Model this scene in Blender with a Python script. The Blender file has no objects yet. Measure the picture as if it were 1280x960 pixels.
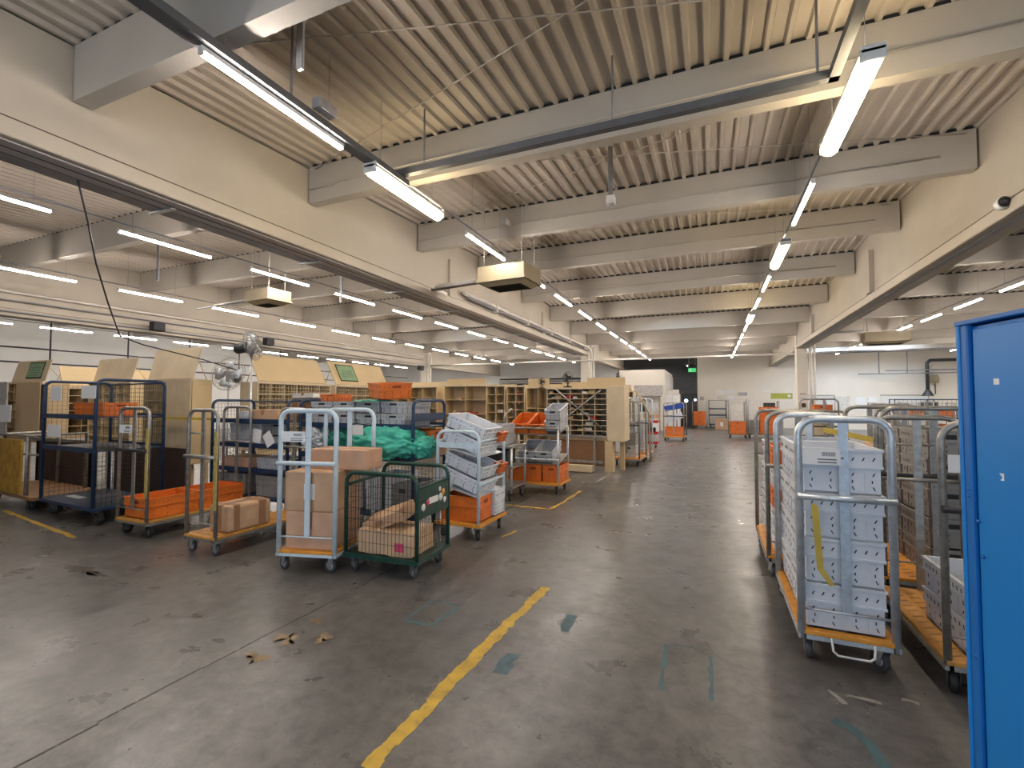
import bpy, math, random
from mathutils import Vector, Matrix, Euler, noise as mnoise
random.seed(7)
S = bpy.context.scene
COL = S.collection
PI = math.pi
R = math.radians

# ------------------------------------------------------------------ camera
cam = bpy.data.cameras.new('camera')
cam.sensor_width = 36.0
cam.lens = 36.0*585.336/1280.0
cam.clip_start = 0.05
cam.clip_end = 200
camo = bpy.data.objects.new('camera', cam)
COL.objects.link(camo)
r0 = Vector((0.9202, 0.39144, 0.00174)); r1 = Vector((-0.01299, 0.03498, -0.9993)); r2 = Vector((-0.39123, 0.91954, 0.03727))
m = Matrix((( r0.x, -r1.x, -r2.x, 0.0), (r0.y, -r1.y, -r2.y, 0.0), (r0.z, -r1.z, -r2.z, 1.65), (0, 0, 0, 1)))
camo.matrix_world = m
S.camera = camo

# ------------------------------------------------------------------ world, daylight, exposure
w = bpy.data.worlds.new('world'); S.world = w; w.use_nodes = True
bg = w.node_tree.nodes['Background']
bg.inputs[0].default_value = (0.62, 0.78, 1.0, 1); bg.inputs[1].default_value = 1.2
ld = bpy.data.lights.new('dock_daylight', 'AREA'); ld.shape = 'RECTANGLE'; ld.size = 9.0; ld.size_y = 3.2
ld.energy = 230; ld.color = (0.66, 0.83, 1.0)
lo = bpy.data.objects.new('dock_daylight', ld); COL.objects.link(lo)
lo.location = (1.0, -5.6, 1.9); lo.rotation_euler = (R(90), 0, 0)
S.view_settings.view_transform = 'Standard'; S.view_settings.look = 'None'
S.view_settings.gamma = 1.0; S.view_settings.use_curve_mapping = False
S.view_settings.exposure = -0.18
TUBE = 175.0

# ------------------------------------------------------------------ materials
def nodes_of(name):
    mt = bpy.data.materials.new(name); mt.use_nodes = True
    nt = mt.node_tree; return mt, nt, nt.nodes['Principled BSDF']
def mat(name, col, rough=0.6, metal=0.0, var=0.12, scale=6.0, bump=0.0, bscale=60.0, spec=0.5, dirt=0.0, dirtcol=(0.1, 0.08, 0.06)):
    mt, nt, b = nodes_of(name)
    N = nt.nodes; L = nt.links
    tc = N.new('ShaderNodeTexCoord')
    nz = N.new('ShaderNodeTexNoise'); nz.inputs['Scale'].default_value = scale; nz.inputs['Detail'].default_value = 5
    L.new(tc.outputs['Object'], nz.inputs['Vector'])
    cr = N.new('ShaderNodeValToRGB')
    cr.color_ramp.elements[0].position = 0.3; cr.color_ramp.elements[1].position = 0.7
    cr.color_ramp.elements[0].color = tuple(c*(1-var) for c in col)+(1,)
    cr.color_ramp.elements[1].color = tuple(min(1, c*(1+var)) for c in col)+(1,)
    L.new(nz.outputs['Fac'], cr.inputs['Fac'])
    out = cr.outputs['Color']
    if dirt > 0:
        n2 = N.new('ShaderNodeTexNoise'); n2.inputs['Scale'].default_value = scale*2.7; n2.inputs['Detail'].default_value = 8
        L.new(tc.outputs['Object'], n2.inputs['Vector'])
        c2 = N.new('ShaderNodeValToRGB'); c2.color_ramp.elements[0].position = 0.55; c2.color_ramp.elements[1].position = 0.72
        c2.color_ramp.elements[0].color = (0, 0, 0, 1); c2.color_ramp.elements[1].color = (dirt, dirt, dirt, 1)
        L.new(n2.outputs['Fac'], c2.inputs['Fac'])
        mx = N.new('ShaderNodeMixRGB'); mx.inputs[2].default_value = dirtcol+(1,)
        L.new(c2.outputs['Color'], mx.inputs[0]); L.new(out, mx.inputs[1]); out = mx.outputs[0]
    L.new(out, b.inputs['Base Color'])
    b.inputs['Roughness'].default_value = rough; b.inputs['Metallic'].default_value = metal
    b.inputs['Specular IOR Level'].default_value = spec
    if bump > 0:
        n3 = N.new('ShaderNodeTexNoise'); n3.inputs['Scale'].default_value = bscale; n3.inputs['Detail'].default_value = 3
        L.new(tc.outputs['Object'], n3.inputs['Vector'])
        bp = N.new('ShaderNodeBump'); bp.inputs['Strength'].default_value = bump; bp.inputs['Distance'].default_value = 0.01
        L.new(n3.outputs['Fac'], bp.inputs['Height']); L.new(bp.outputs['Normal'], b.inputs['Normal'])
    return mt
def emit(name, col, st):
    mt, nt, b = nodes_of(name)
    b.inputs['Base Color'].default_value = tuple(col)+(1,)
    b.inputs['Emission Color'].default_value = tuple(col)+(1,); b.inputs['Emission Strength'].default_value = st
    return mt
M = {}
M['paint'] = mat('cream_wall_paint', (0.64, 0.595, 0.52), 0.7, var=0.05, scale=1.2, bump=0.08, bscale=25)
M['beam'] = mat('cream_beam_paint', (0.47, 0.435, 0.385), 0.65, var=0.05, scale=1.5, bump=0.1, bscale=30)
M['girder'] = mat('girder_paint', (0.45, 0.405, 0.335), 0.65, var=0.06, scale=1.2, bump=0.1, bscale=14, dirt=0.12, dirtcol=(0.35, 0.3, 0.24))
M['deck'] = mat('deck_paint', (0.46, 0.41, 0.345), 0.7, var=0.06, scale=1.5)
M['wall'] = mat('far_wall_paint', (0.76, 0.71, 0.63), 0.75, var=0.04, scale=0.8)
M['wall_cool'] = mat('white_wall_paint', (0.66, 0.66, 0.64), 0.75, var=0.04, scale=0.8)
M['steelgrey'] = mat('grey_painted_steel', (0.26, 0.26, 0.28), 0.5, 0.3, var=0.1)
M['trunk'] = mat('dark_grey_trunking', (0.12, 0.125, 0.135), 0.5, 0.2, var=0.1)
M['underside'] = mat('girder_underside_paint', (0.46, 0.43, 0.42), 0.6, var=.06)
M['darksteel'] = mat('dark_steel', (0.05, 0.05, 0.055), 0.45, 0.5, var=0.15)
M['galv'] = mat('galvanised_steel', (0.56, 0.61, 0.66), 0.38, 0.6, var=0.16, scale=14, dirt=0.25, dirtcol=(0.2, 0.19, 0.18))
M['galvold'] = mat('worn_galvanised_steel', (0.34, 0.33, 0.31), 0.42, 0.7, var=0.2, scale=14, dirt=0.5, dirtcol=(0.12, 0.1, 0.08))
M['bluewhite'] = mat('pale_blue_painted_tube', (0.62, 0.74, 0.82), 0.4, 0.1, var=0.08, scale=9, dirt=0.2, dirtcol=(0.3, 0.32, 0.33))
M['navy'] = mat('navy_enamel', (0.011, 0.034, 0.085), 0.4, 0.1, var=0.2, scale=8, dirt=0.25, dirtcol=(0.15, 0.17, 0.2))
M['blue'] = mat('bright_blue_enamel', (0.004, 0.19, 0.56), 0.42, 0.0, var=0.04, scale=2.5, bump=0.03, bscale=40)
M['bluedark'] = mat('scuffed_blue_enamel', (0.006, 0.13, 0.42), 0.45, 0.0, var=0.08, scale=3)
M['green'] = mat('dark_green_enamel', (0.008, 0.048, 0.034), 0.4, 0.1, var=0.2, scale=8, dirt=0.25, dirtcol=(0.12, 0.18, 0.15))
M['wire'] = mat('dark_wire', (0.04, 0.05, 0.05), 0.45, 0.4)
M['wirebeige'] = mat('beige_wire', (0.55, 0.45, 0.27), 0.5, 0.1)
M['red'] = mat('red_enamel', (0.5, 0.015, 0.02), 0.4)
M['ply'] = mat('yellow_plywood', (0.56, 0.27, 0.055), 0.55, var=0.22, scale=5, dirt=0.5, dirtcol=(0.16, 0.09, 0.03))
M['plyorange'] = mat('orange_deck_board', (0.72, 0.30, 0.035), 0.5, var=0.15, scale=5, dirt=0.4, dirtcol=(0.25, 0.12, 0.03))
M['plydark'] = mat('dark_plywood', (0.25, 0.13, 0.05), 0.6, var=0.25, scale=5, dirt=0.4)
M['woodold'] = mat('worn_yellow_board', (0.42, 0.23, 0.03), 0.6, var=0.3, scale=9, dirt=0.5, dirtcol=(0.12, 0.07, 0.02))
M['beige'] = mat('beige_laminate', (0.60, 0.46, 0.26), 0.55, var=0.05, scale=2)
M['beigepale'] = mat('pale_birch', (0.60, 0.49, 0.33), 0.55, var=0.07, scale=4)
M['beigetan'] = mat('tan_panel', (0.55, 0.41, 0.24), 0.6, var=0.05, scale=3)
M['brown'] = mat('brown_hardboard', (0.23, 0.12, 0.055), 0.6, var=0.1, scale=4)
M['browndark'] = mat('dark_brown_panel', (0.06, 0.032, 0.026), 0.6, var=0.15, scale=4)
M['card'] = mat('cardboard', (0.53, 0.335, 0.205), 0.75, var=0.08, scale=6)
M['cardlight'] = mat('light_cardboard', (0.57, 0.38, 0.23), 0.75, var=0.08, scale=6)
M['cardfaded'] = mat('faded_cardboard', (0.53, 0.32, 0.21), 0.75, var=0.1, scale=6)
M['tape'] = mat('brown_parcel_tape', (0.33, 0.18, 0.095), 0.3, var=0.1)
M['paper'] = mat('white_paper', (0.78, 0.78, 0.78), 0.7, var=0.03)
M['ink'] = mat('grey_ink', (0.16, 0.16, 0.18), 0.7)
M['crate_w'] = mat('white_plastic', (0.66, 0.69, 0.75), 0.42, var=0.05, scale=5, dirt=0.15, dirtcol=(0.4, 0.4, 0.42))
M['crate_g'] = mat('grey_plastic', (0.47, 0.48, 0.51), 0.45, var=0.08, scale=5, dirt=0.3, dirtcol=(0.25, 0.24, 0.22))
M['crate_d'] = mat('dusty_grey_plastic', (0.27, 0.26, 0.245), 0.5, var=0.08, scale=5, dirt=0.3, dirtcol=(0.15, 0.14, 0.13))
M['crate_o'] = mat('orange_plastic', (0.68, 0.165, 0.024), 0.42, var=0.1, scale=6, dirt=0.2, dirtcol=(0.4, 0.09, 0.02))
M['crate_b'] = mat('blue_plastic', (0.015, 0.08, 0.42), 0.42)
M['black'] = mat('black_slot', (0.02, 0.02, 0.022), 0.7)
M['slotor'] = mat('dark_orange_slot', (0.27, 0.045, 0.01), 0.7)
M['rubber'] = mat('black_rubber', (0.02, 0.02, 0.02), 0.6)
M['rubbergrey'] = mat('grey_rubber', (0.06, 0.06, 0.062), 0.55)
M['hub'] = mat('grey_hub', (0.6, 0.62, 0.64), 0.4, 0.3)
M['zinc'] = mat('zinc_fork', (0.58, 0.61, 0.64), 0.28, 0.85)
M['zincdark'] = mat('dirty_fork', (0.16, 0.16, 0.16), 0.4, 0.7)
M['teal'] = mat('mint_green_sack_cloth', (0.085, 0.52, 0.40), 0.75, var=0.18, scale=5, bump=0.2, bscale=180)
M['tealdark'] = mat('bottle_green_sack_cloth', (0.013, 0.15, 0.115), 0.8, var=0.25, scale=5, bump=0.2, bscale=180)
M['plasticbag'] = mat('pale_plastic_film', (0.55, 0.58, 0.62), 0.25, var=0.2, scale=8)
M['heater'] = mat('heater_beige_enamel', (0.33, 0.275, 0.175), 0.5, var=0.05)
M['heaterdark'] = mat('heater_grille', (0.06, 0.045, 0.03), 0.5)
M['whitepipe'] = mat('white_pipe_paint', (0.68, 0.64, 0.58), 0.5, var=0.05)
M['whiteplastic'] = mat('white_plastic_body', (0.75, 0.75, 0.73), 0.4)
M['yellow'] = mat('yellow_floor_paint', (0.50, 0.32, 0.035), 0.6, var=0.2, scale=7, dirt=0.6, dirtcol=(0.19, 0.15, 0.07))
M['whiteline'] = mat('worn_white_floor_paint', (0.30, 0.285, 0.26), 0.7, var=0.2, scale=9, dirt=0.9, dirtcol=(0.12, 0.115, 0.105))
M['tealpaint'] = mat('faded_teal_floor_paint', (0.05, 0.105, 0.125), 0.6, var=0.2, scale=12, dirt=0.9, dirtcol=(0.11, 0.105, 0.1))
M['strap'] = mat('yellow_strap', (0.55, 0.40, 0.06), 0.6, var=0.1)
M['strapdirty'] = mat('dirty_yellow_paint', (0.42, 0.33, 0.10), 0.55, var=0.3, scale=14, dirt=0.6, dirtcol=(0.15, 0.12, 0.07))
M['greenposter'] = mat('green_poster', (0.22, 0.35, 0.18), 0.6, var=0.15, scale=8)
M['olive'] = mat('olive_poster', (0.38, 0.40, 0.06), 0.6, var=0.15)
M['pink'] = mat('pink_sticker', (0.62, 0.06, 0.14), 0.5)
M['orangestick'] = mat('orange_sticker', (0.75, 0.36, 0.08), 0.5)
M['joint'] = mat('floor_joint_filler', (0.06, 0.053, 0.047), 0.8, var=0.4, scale=9, dirt=0.8, dirtcol=(0.34, 0.31, 0.27))
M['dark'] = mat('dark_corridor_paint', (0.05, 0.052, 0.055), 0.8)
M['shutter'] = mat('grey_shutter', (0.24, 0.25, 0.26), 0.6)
M['boxgrey'] = mat('grey_felt_panel', (0.42, 0.40, 0.39), 0.8, var=0.2, scale=9)
M['skinpaper'] = mat('notice_paper', (0.62, 0.60, 0.56), 0.7)
M['tube'] = emit('led_tube', (1.0, 0.90, 0.82), TUBE)
M['tubewarm'] = emit('warm_fluorescent_diffuser', (1.0, 0.80, 0.50), TUBE*0.20)
M['sky'] = emit('skylight_glazing', (0.66, 0.82, 1.0), 9.0)
M['exit'] = emit('exit_sign_green', (0.03, 0.45, 0.12), 1.3)
M['screen'] = emit('daylit_door_light', (0.6, 0.8, 1.0), 4.0)

def floor_material():
    mt, nt, b = nodes_of('polished_concrete')
    N = nt.nodes; L = nt.links
    tc = N.new('ShaderNodeTexCoord')
    def nz(sc, det, dist=0.0, rough=0.6):
        n = N.new('ShaderNodeTexNoise'); n.inputs['Scale'].default_value = sc; n.inputs['Detail'].default_value = det
        n.inputs['Distortion'].default_value = dist; n.inputs['Roughness'].default_value = rough
        L.new(tc.outputs['Object'], n.inputs['Vector']); return n
    def ramp(src, stops):
        c = N.new('ShaderNodeValToRGB'); e = c.color_ramp.elements
        while len(e) < len(stops): e.new(0.5)
        for el, (p, col) in zip(e, stops): el.position = p; el.color = col+(1,)
        L.new(src, c.inputs['Fac']); return c
    base = ramp(nz(0.55, 6, 0.4).outputs['Fac'], [(0.25, (0.072, 0.069, 0.066)), (0.5, (0.112, 0.108, 0.103)), (0.75, (0.158, 0.152, 0.144))])
    fine = ramp(nz(7.0, 8, 0.3, 0.75).outputs['Fac'], [(0.34, (0.58, 0.57, 0.56)), (0.5, (1, 1, 1)), (0.66, (1.4, 1.38, 1.34))])
    mul = N.new('ShaderNodeMixRGB'); mul.blend_type = 'MULTIPLY'; mul.inputs[0].default_value = 0.9
    L.new(base.outputs[0], mul.inputs[1]); L.new(fine.outputs[0], mul.inputs[2])
    st = ramp(nz(1.7, 9, 0.8, 0.7).outputs['Fac'], [(0.52, (0, 0, 0)), (0.78, (0.55, 0.55, 0.55))])
    mx = N.new('ShaderNodeMixRGB'); mx.inputs[2].default_value = (0.068, 0.058, 0.05, 1)
    L.new(st.outputs[0], mx.inputs[0]); L.new(mul.outputs[0], mx.inputs[1])
    sp = ramp(nz(26, 4, 0.0, 0.6).outputs['Fac'], [(0.62, (0, 0, 0)), (0.74, (0.6, 0.6, 0.6))])
    mx2 = N.new('ShaderNodeMixRGB'); mx2.inputs[2].default_value = (0.045, 0.042, 0.04, 1)
    L.new(sp.outputs[0], mx2.inputs[0]); L.new(mx.outputs[0], mx2.inputs[1])
    L.new(mx2.outputs[0], b.inputs['Base Color'])
    rr = ramp(nz(2.4, 6, 0.2).outputs['Fac'], [(0.3, (0.24, 0.24, 0.24)), (0.7, (0.42, 0.42, 0.42))])
    L.new(rr.outputs[0], b.inputs['Roughness'])
    b.inputs['Specular IOR Level'].default_value = 0.5
    bp = N.new('ShaderNodeBump'); bp.inputs['Strength'].default_value = 0.12; bp.inputs['Distance'].default_value = 0.01
    L.new(nz(9, 8).outputs['Fac'], bp.inputs['Height']); L.new(bp.outputs['Normal'], b.inputs['Normal'])
    return mt
M['floor'] = floor_material()

# ------------------------------------------------------------------ mesh helpers
class MB:
    def __init__(s): s.v = []; s.f = []; s.sm = []
    def add(s, vs, fs, smooth=False):
        o = len(s.v); s.v += [tuple(v) for v in vs]
        s.f += [tuple(i+o for i in f) for f in fs]; s.sm += [smooth]*len(fs); return s
    BF = [(0, 3, 2, 1), (4, 5, 6, 7), (0, 1, 5, 4), (1, 2, 6, 5), (2, 3, 7, 6), (3, 0, 4, 7)]
    def box(s, x0, x1, y0, y1, z0, z1):
        return s.add([(x0, y0, z0), (x1, y0, z0), (x1, y1, z0), (x0, y1, z0), (x0, y0, z1), (x1, y0, z1), (x1, y1, z1), (x0, y1, z1)], MB.BF)
    def obox(s, c, d, rot=(0, 0, 0)):
        e = Euler(rot).to_matrix(); c = Vector(c); a, b, g = d[0]/2, d[1]/2, d[2]/2
        vs = [c+e @ Vector(p) for p in [(-a, -b, -g), (a, -b, -g), (a, b, -g), (-a, b, -g), (-a, -b, g), (a, -b, g), (a, b, g), (-a, b, g)]]
        return s.add(vs, MB.BF)
    def tube(s, pts, r, n=8, caps=True):
        pts = [Vector(p) for p in pts]; vs = []; N = len(pts)
        d0 = (pts[1]-pts[0]).normalized()
        up = Vector((0, 0, 1)) if abs(d0.z) < 0.9 else Vector((1, 0, 0))
        a = d0.cross(up).normalized(); prev = d0
        for i, p in enumerate(pts):
            if i == 0: d = d0
            elif i == N-1: d = (pts[-1]-pts[-2]).normalized()
            else: d = ((pts[i+1]-p).normalized()+(p-pts[i-1]).normalized()).normalized()
            q = prev.rotation_difference(d); a = (q @ a).normalized(); prev = d
            b = d.cross(a)
            for k in range(n):
                t = 2*PI*k/n+PI/n; vs.append(p+a*(r*math.cos(t))+b*(r*math.sin(t)))
        fs = []
        for i in range(N-1):
            for k in range(n):
                k2 = (k+1) % n; fs.append((i*n+k, i*n+k2, (i+1)*n+k2, (i+1)*n+k))
        s.add(vs, fs, n > 4)
        if caps:
            o = len(s.v)-len(vs)
            s.f += [tuple(o+k for k in reversed(range(n))), tuple(o+(N-1)*n+k for k in range(n))]; s.sm += [False, False]
        return s
    def lathe(s, prof, n=16, c=(0, 0, 0), axis='z'):
        vs = []; P = len(prof)
        for k in range(n):
            t = 2*PI*k/n
            for (r, h) in prof:
                p = (r*math.cos(t), r*math.sin(t), h)
                if axis == 'x': p = (h, r*math.cos(t), r*math.sin(t))
                if axis == 'y': p = (r*math.cos(t), h, r*math.sin(t))
                vs.append((p[0]+c[0], p[1]+c[1], p[2]+c[2]))
        fs = []
        for k in range(n):
            k2 = (k+1) % n
            for j in range(P-1): fs.append((k*P+j, k2*P+j, k2*P+j+1, k*P+j+1))
        return s.add(vs, fs, True)
    def prism(s, poly, z0, z1):
        n = len(poly)
        vs = [(x, y, z0) for x, y in poly]+[(x, y, z1) for x, y in poly]
        fs = [tuple(reversed(range(n))), tuple(range(n, 2*n))]+[(i, (i+1) % n, n+(i+1) % n, n+i) for i in range(n)]
        return s.add(vs, fs)
    def build(s, name, mt, parent=None, loc=(0, 0, 0), rot=(0, 0, 0), bevel=0.0):
        me = bpy.data.meshes.new(name); me.from_pydata(s.v, [], s.f); me.update()
        me.polygons.foreach_set('use_smooth', s.sm)
        me.materials.append(M[mt])
        o = bpy.data.objects.new(name, me); COL.objects.link(o)
        o.location = loc; o.rotation_euler = rot
        if name in ('slots', 'deck_slots', 'hand_hole', 'print', 'print_lines', 'glazing_bar', 'guard', 'front_mesh', 'back_mesh', 'side_mesh', 'end_mesh', 'mesh_panel', 'joint_strip'): o['kind'] = 'stuff'
        if parent: o.parent = parent
        if bevel > 0:
            md = o.modifiers.new('bevel', 'BEVEL'); md.width = bevel; md.segments = 2; md.limit_method = 'ANGLE'
        return o
def B(x0, x1, y0, y1, z0, z1): return MB().box(x0, x1, y0, y1, z0, z1)
def T(pts, r, n=8): return MB().tube(pts, r, n)
def tag(o, label, cat, group=None):
    o['label'] = label; o['category'] = cat
    if group: o['group'] = group
    return o
def thing(name, label, cat, loc=(0, 0, 0), rz=0.0, group=None, rot=None):
    o = bpy.data.objects.new(name, None); COL.objects.link(o); o.empty_display_size = 0.1
    o.location = loc; o.rotation_euler = rot if rot else (0, 0, rz)
    return tag(o, label, cat, group)
def struct(o, label=None):
    o['kind'] = 'structure'
    if label: o['label'] = label
    return o
def dup(o, parent=None, loc=None, rot=None, label=None, group=None):
    c = o.copy(); COL.objects.link(c); c.parent = parent
    if loc is not None: c.location = loc
    if rot is not None: c.rotation_euler = rot
    if label: c['label'] = label
    if group: c['group'] = group
    for ch in list(o.children): dup(ch, c)
    return c
def arc(cx, cz, r, a0, a1, n=6, y=0.0):
    return [(cx+r*math.cos(R(a0+(a1-a0)*i/n)), y, cz+r*math.sin(R(a0+(a1-a0)*i/n))) for i in range(n+1)]
def hoop(w, h, z0, rad=0.1, y=0.0):
    return [(-w/2, y, z0)]+arc(-w/2+rad, h-rad, rad, 180, 90, 5, y)+arc(w/2-rad, h-rad, rad, 90, 0, 5, y)+[(w/2, y, z0)]
ORD = ['first', 'second', 'third', 'fourth', 'fifth', 'sixth', 'seventh', 'eighth', 'ninth', 'tenth', 'eleventh', 'twelfth', 'thirteenth', 'fourteenth', 'fifteenth', 'sixteenth']

# ------------------------------------------------------------------ room shell
def roof(y):
    if y <= 24: return 5.6-0.047*abs(y-12)
    return 5.036+0.01*(y-24)
XL, XR, YB, YF = -27.0, 13.0, -6.0, 34.0
fl_ = struct(MB().box(XL, XR, YB, 48, -0.2, 0.0).build('floor', 'floor'), 'worn grey polished concrete warehouse floor')
jm = MB()
yy = 0.2
while yy < 24:
    L_ = random.uniform(0.5, 1.1)
    xo = -2.91+0.012*math.sin(yy*3.1)
    jm.box(xo-random.uniform(0.004, 0.008), xo+random.uniform(0.005, 0.013), yy, yy+L_-0.004, -0.02, 0.0012); yy += L_
jm.build('joint_strip', 'joint', fl_)
# far wall pieces
struct(B(-0.85, XR, YF, YF+0.3, 0, 5.3).build('wall_far', 'wall'), 'cream painted far wall beyond the aisle')
struct(B(XL, -6.2, YF, YF+0.3, 0, 5.3).build('wall_far_left', 'wall_cool'), 'white far wall behind the sorting shelves')
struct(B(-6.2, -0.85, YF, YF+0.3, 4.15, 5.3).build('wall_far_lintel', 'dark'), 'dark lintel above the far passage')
struct(B(-6.2, -0.85, 40, 40.3, 0, 5.3).build('wall_passage_end', 'shutter'), 'grey end wall of the far passage')
struct(B(-0.85, -0.6, YF+0.3, 46, 0, 5.3).build('wall_passage_right', 'shutter'))
struct(B(-6.4, -6.2, YF+0.3, 46, 0, 5.3).build('wall_passage_left', 'shutter'))
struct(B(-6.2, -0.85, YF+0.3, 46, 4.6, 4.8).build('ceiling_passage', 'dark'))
struct(B(XR, XR+0.3, YB, YF, 0, 5.6).build('wall_right', 'wall'), 'cream right-hand wall')
struct(B(XL-0.3, XL, YB, YF, 0, 5.6).build('wall_left', 'wall_cool'), 'pale left-hand outer wall')
struct(B(XL, -5.2, YB-0.3, YB, 0, 5.6).build('wall_back_left', 'wall'))
struct(B(6.5, XR, YB-0.3, YB, 0, 5.6).build('wall_back_right', 'wall'))
struct(B(-5.2, 6.5, YB-0.3, YB, 3.7, 5.6).build('wall_back_top', 'wall'), 'wall above the open loading door behind the camera')
# white partition room at the far left of the passage
rm = struct(B(-5.0, -2.45, 28.0, 33.98, 0, 3.5).build('wall_partition_room', 'wall'), 'cream plasterboard partition room beside the passage')
B(-6.9, -5.0, 28.4, 28.6, 0, 3.1).build('side_wall', 'wall', rm)
B(-2.45, -2.40, 28.0, 33.98, 0, 3.3).build('side_cladding', 'wall_cool', rm)
# doors and dark leaf in the passage
d1 = struct(B(-2.0, -0.9, 39.9, 39.98, 0, 3.6).build('door_1', 'shutter'), 'grey roller door at the end of the passage')
for k in range(14): B(-2.0, -0.9, 39.88, 39.9, 0.02+k*0.255, 0.25+k*0.255).build('slat', 'shutter', d1)
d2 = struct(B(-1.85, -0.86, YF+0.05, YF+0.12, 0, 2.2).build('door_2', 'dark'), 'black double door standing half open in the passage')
for (x, z, r) in ((-1.58, 1.72, 0.12), (-1.0, 1.78, 0.08)):
    MB().lathe([(0, 0), (r, 0), (r, 0.02), (0, 0.02)], 16, (x, YF-0.0, z), 'y').build('door_light', 'screen', d2)

# ceiling deck: trapezoidal profiled sheet, ribs run along the aisle
SKY = [(-2.25, -0.30, 17.5, 19.3), (-11.95, -10.2, 17.5, 19.3), (5.2, 10.4, 29.5, 31.9)]
def deck():
    mb = MB(); p = 0.19
    ys = [YB, 12.0, 24.0, 34.0]
    x = XL
    prof = []
    while x < XR:
        prof += [(x, 0.0), (x+0.042, 0.0), (x+0.058, 0.05), (x+0.174, 0.05)]; x += p
    prof.append((XR+0.1, 0.0))
    def strip(pr, y0, y1):
        n = len(pr)
        if n < 2: return
        vs = [(a, y0, roof(y0)+h) for a, h in pr]+[(a, y1, roof(y1)+h) for a, h in pr]
        mb.add(vs, [(i, i+1, n+i+1, n+i) for i in range(n-1)])
    cuts = sorted(set(ys+[c for s_ in SKY for c in s_[2:]]))
    for y0, y1 in zip(cuts, cuts[1:]):
        ym = (y0+y1)/2
        holes = [(a, b) for a, b, c, d in SKY if c <= ym <= d]
        run = []
        for q in prof:
            if any(a < q[0] < b for a, b in holes):
                strip(run, y0, y1); run = []
            else: run.append(q)
        strip(run, y0, y1)
    return struct(mb.build('ceiling', 'deck'), 'beige painted corrugated steel roof deck')
deck()
struct(B(XL, XR, YB, YF, 5.85, 5.95).build('ceiling_upper', 'darksteel'), 'dark roof build-up above the steel deck')
for i, (a, b, c, d) in enumerate(SKY):
    sk = MB(); z0 = roof(c); z1 = roof(d)
    sk.add([(a, c, z0+.1), (b, c, z0+.1), (b, d, z1+.1), (a, d, z1+.1)], [(0, 3, 2, 1)])
    wn = struct(sk.build('window_%d' % (i+1), 'sky'), 'roof skylight glazed with translucent sheet')
    fm = MB()
    for q in range(6):
        xx = a+(b-a)*q/5; fm.box(xx-.02, xx+.02, c, d, min(z0, z1)-.02, z0+.09)
    fm.box(a, b, c, c+.04, z0-.06, z0+.1); fm.box(a, b, d-.04, d, z1-.06, z1+.1)
    fm.build('glazing_bar', 'whiteplastic', wn)

# roof beams, girders, columns
BY = [-0.56, 2.44, 5.36, 8.30, 11.15, 14.28, 17.24, 20.18, 23.1, 26.1, 29.1, 32.1]
SPANS = [(-15.45, -6.12, 'left bay'), (-5.72, 3.40, 'centre bay'), (3.85, 13.0, 'right bay')]
for (x0, x1, nm) in SPANS+[(-27.0, -15.85, 'outer left bay')]:
    for k, y in enumerate(BY):
        z = min(roof(y), roof(y+.16))-0.004
        b = MB().box(x0, x1, y, y+0.16, z-0.56, z)
        o = struct(b.build('roof_beam', 'beam'), 'cream roof beam across the %s' % nm)
        B(x0+.02, x1-.02, y+.02, y+.14, z, z+.05).build('gap_shade_strip', 'black', o)  # black strip stands in for the shade in the gaps under the deck
        if nm == 'centre bay' and 2 <= k <= 5:
            T([(x0+.05, y-.02, z-.36), (x0+.5, y-.02, z-.36), (x0+.6, y-.02, z-.33), (x1-.4, y-.02, z-.33)], 0.013, 6).build('conduit', 'beam', o)
def girder(x0, x1, y0, y1, zb, label, taper=True):
    mb = MB()
    web0, web1 = x0+.035, x1-.035
    ys = [y0]+[q for q in (12.0, 24.0) if y0 < q < y1]+[y1]
    vs = []
    for y in ys: vs += [(web0, y, zb+.17), (web1, y, zb+.17), (web1, y, roof(y)-.002), (web0, y, roof(y)-.002)]
    fs = []
    for i in range(len(ys)-1):
        for k in range(4): fs.append((i*4+k, i*4+(k+1) % 4, i*4+4+(k+1) % 4, i*4+4+k))
    n = len(ys)-1
    fs += [(0, 1, 2, 3), (n*4+3, n*4+2, n*4+1, n*4)]
    mb.add(vs, fs)
    g = struct(mb.build('girder', 'girder'), label)
    B(x0, x1, y0, y1, zb, zb+.175).build('lower_flange', 'girder', g, bevel=0.02)
    for xs in (x0-.0015, x1-.0065): B(xs, xs+.008, y0, y1, zb+.172, zb+.180).build('flange_seam', 'heaterdark', g)
    return g
gl = girder(-6.15, -5.72, -6, 23.4, 4.0, 'deep cream girder between the left bay and the centre bay')
B(-6.10, -5.80, -5.9, 23.2, 3.985, 3.999).build('underside_plate', 'underside', gl)
B(-5.95, -5.94, -5.9, 23.2, 3.980, 3.986).build('underside_seam', 'black', gl)
gr = girder(3.40, 3.85, -6, 23.4, 3.97, 'deep cream girder on the right of the aisle')
B(3.52, 3.62, -5.9, 23.2, 3.955, 3.969).build('underside_strip', 'steelgrey', gr)
girder(-15.85, -15.45, -6, 34, 3.68, 'deep cream girder at the far side of the left bay')
girder(-6.15, -5.72, 24.0, 34, 3.9, 'rear cream girder beyond the left column')
girder(3.40, 3.85, 24.0, 33.9, 3.9, 'rear cream girder beyond the right column')
for xg, yy in ((3.37, 12.9), (3.37, 19.6), (-5.75, 9.6), (-5.75, 16.3)):
    sg = 1 if xg > 0 else -1
    o = B(xg-.03, xg+.06, yy, yy+.3, 4.15, roof(yy)-.45).build('stiffener', 'girder', gr if xg > 0 else gl)
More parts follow.
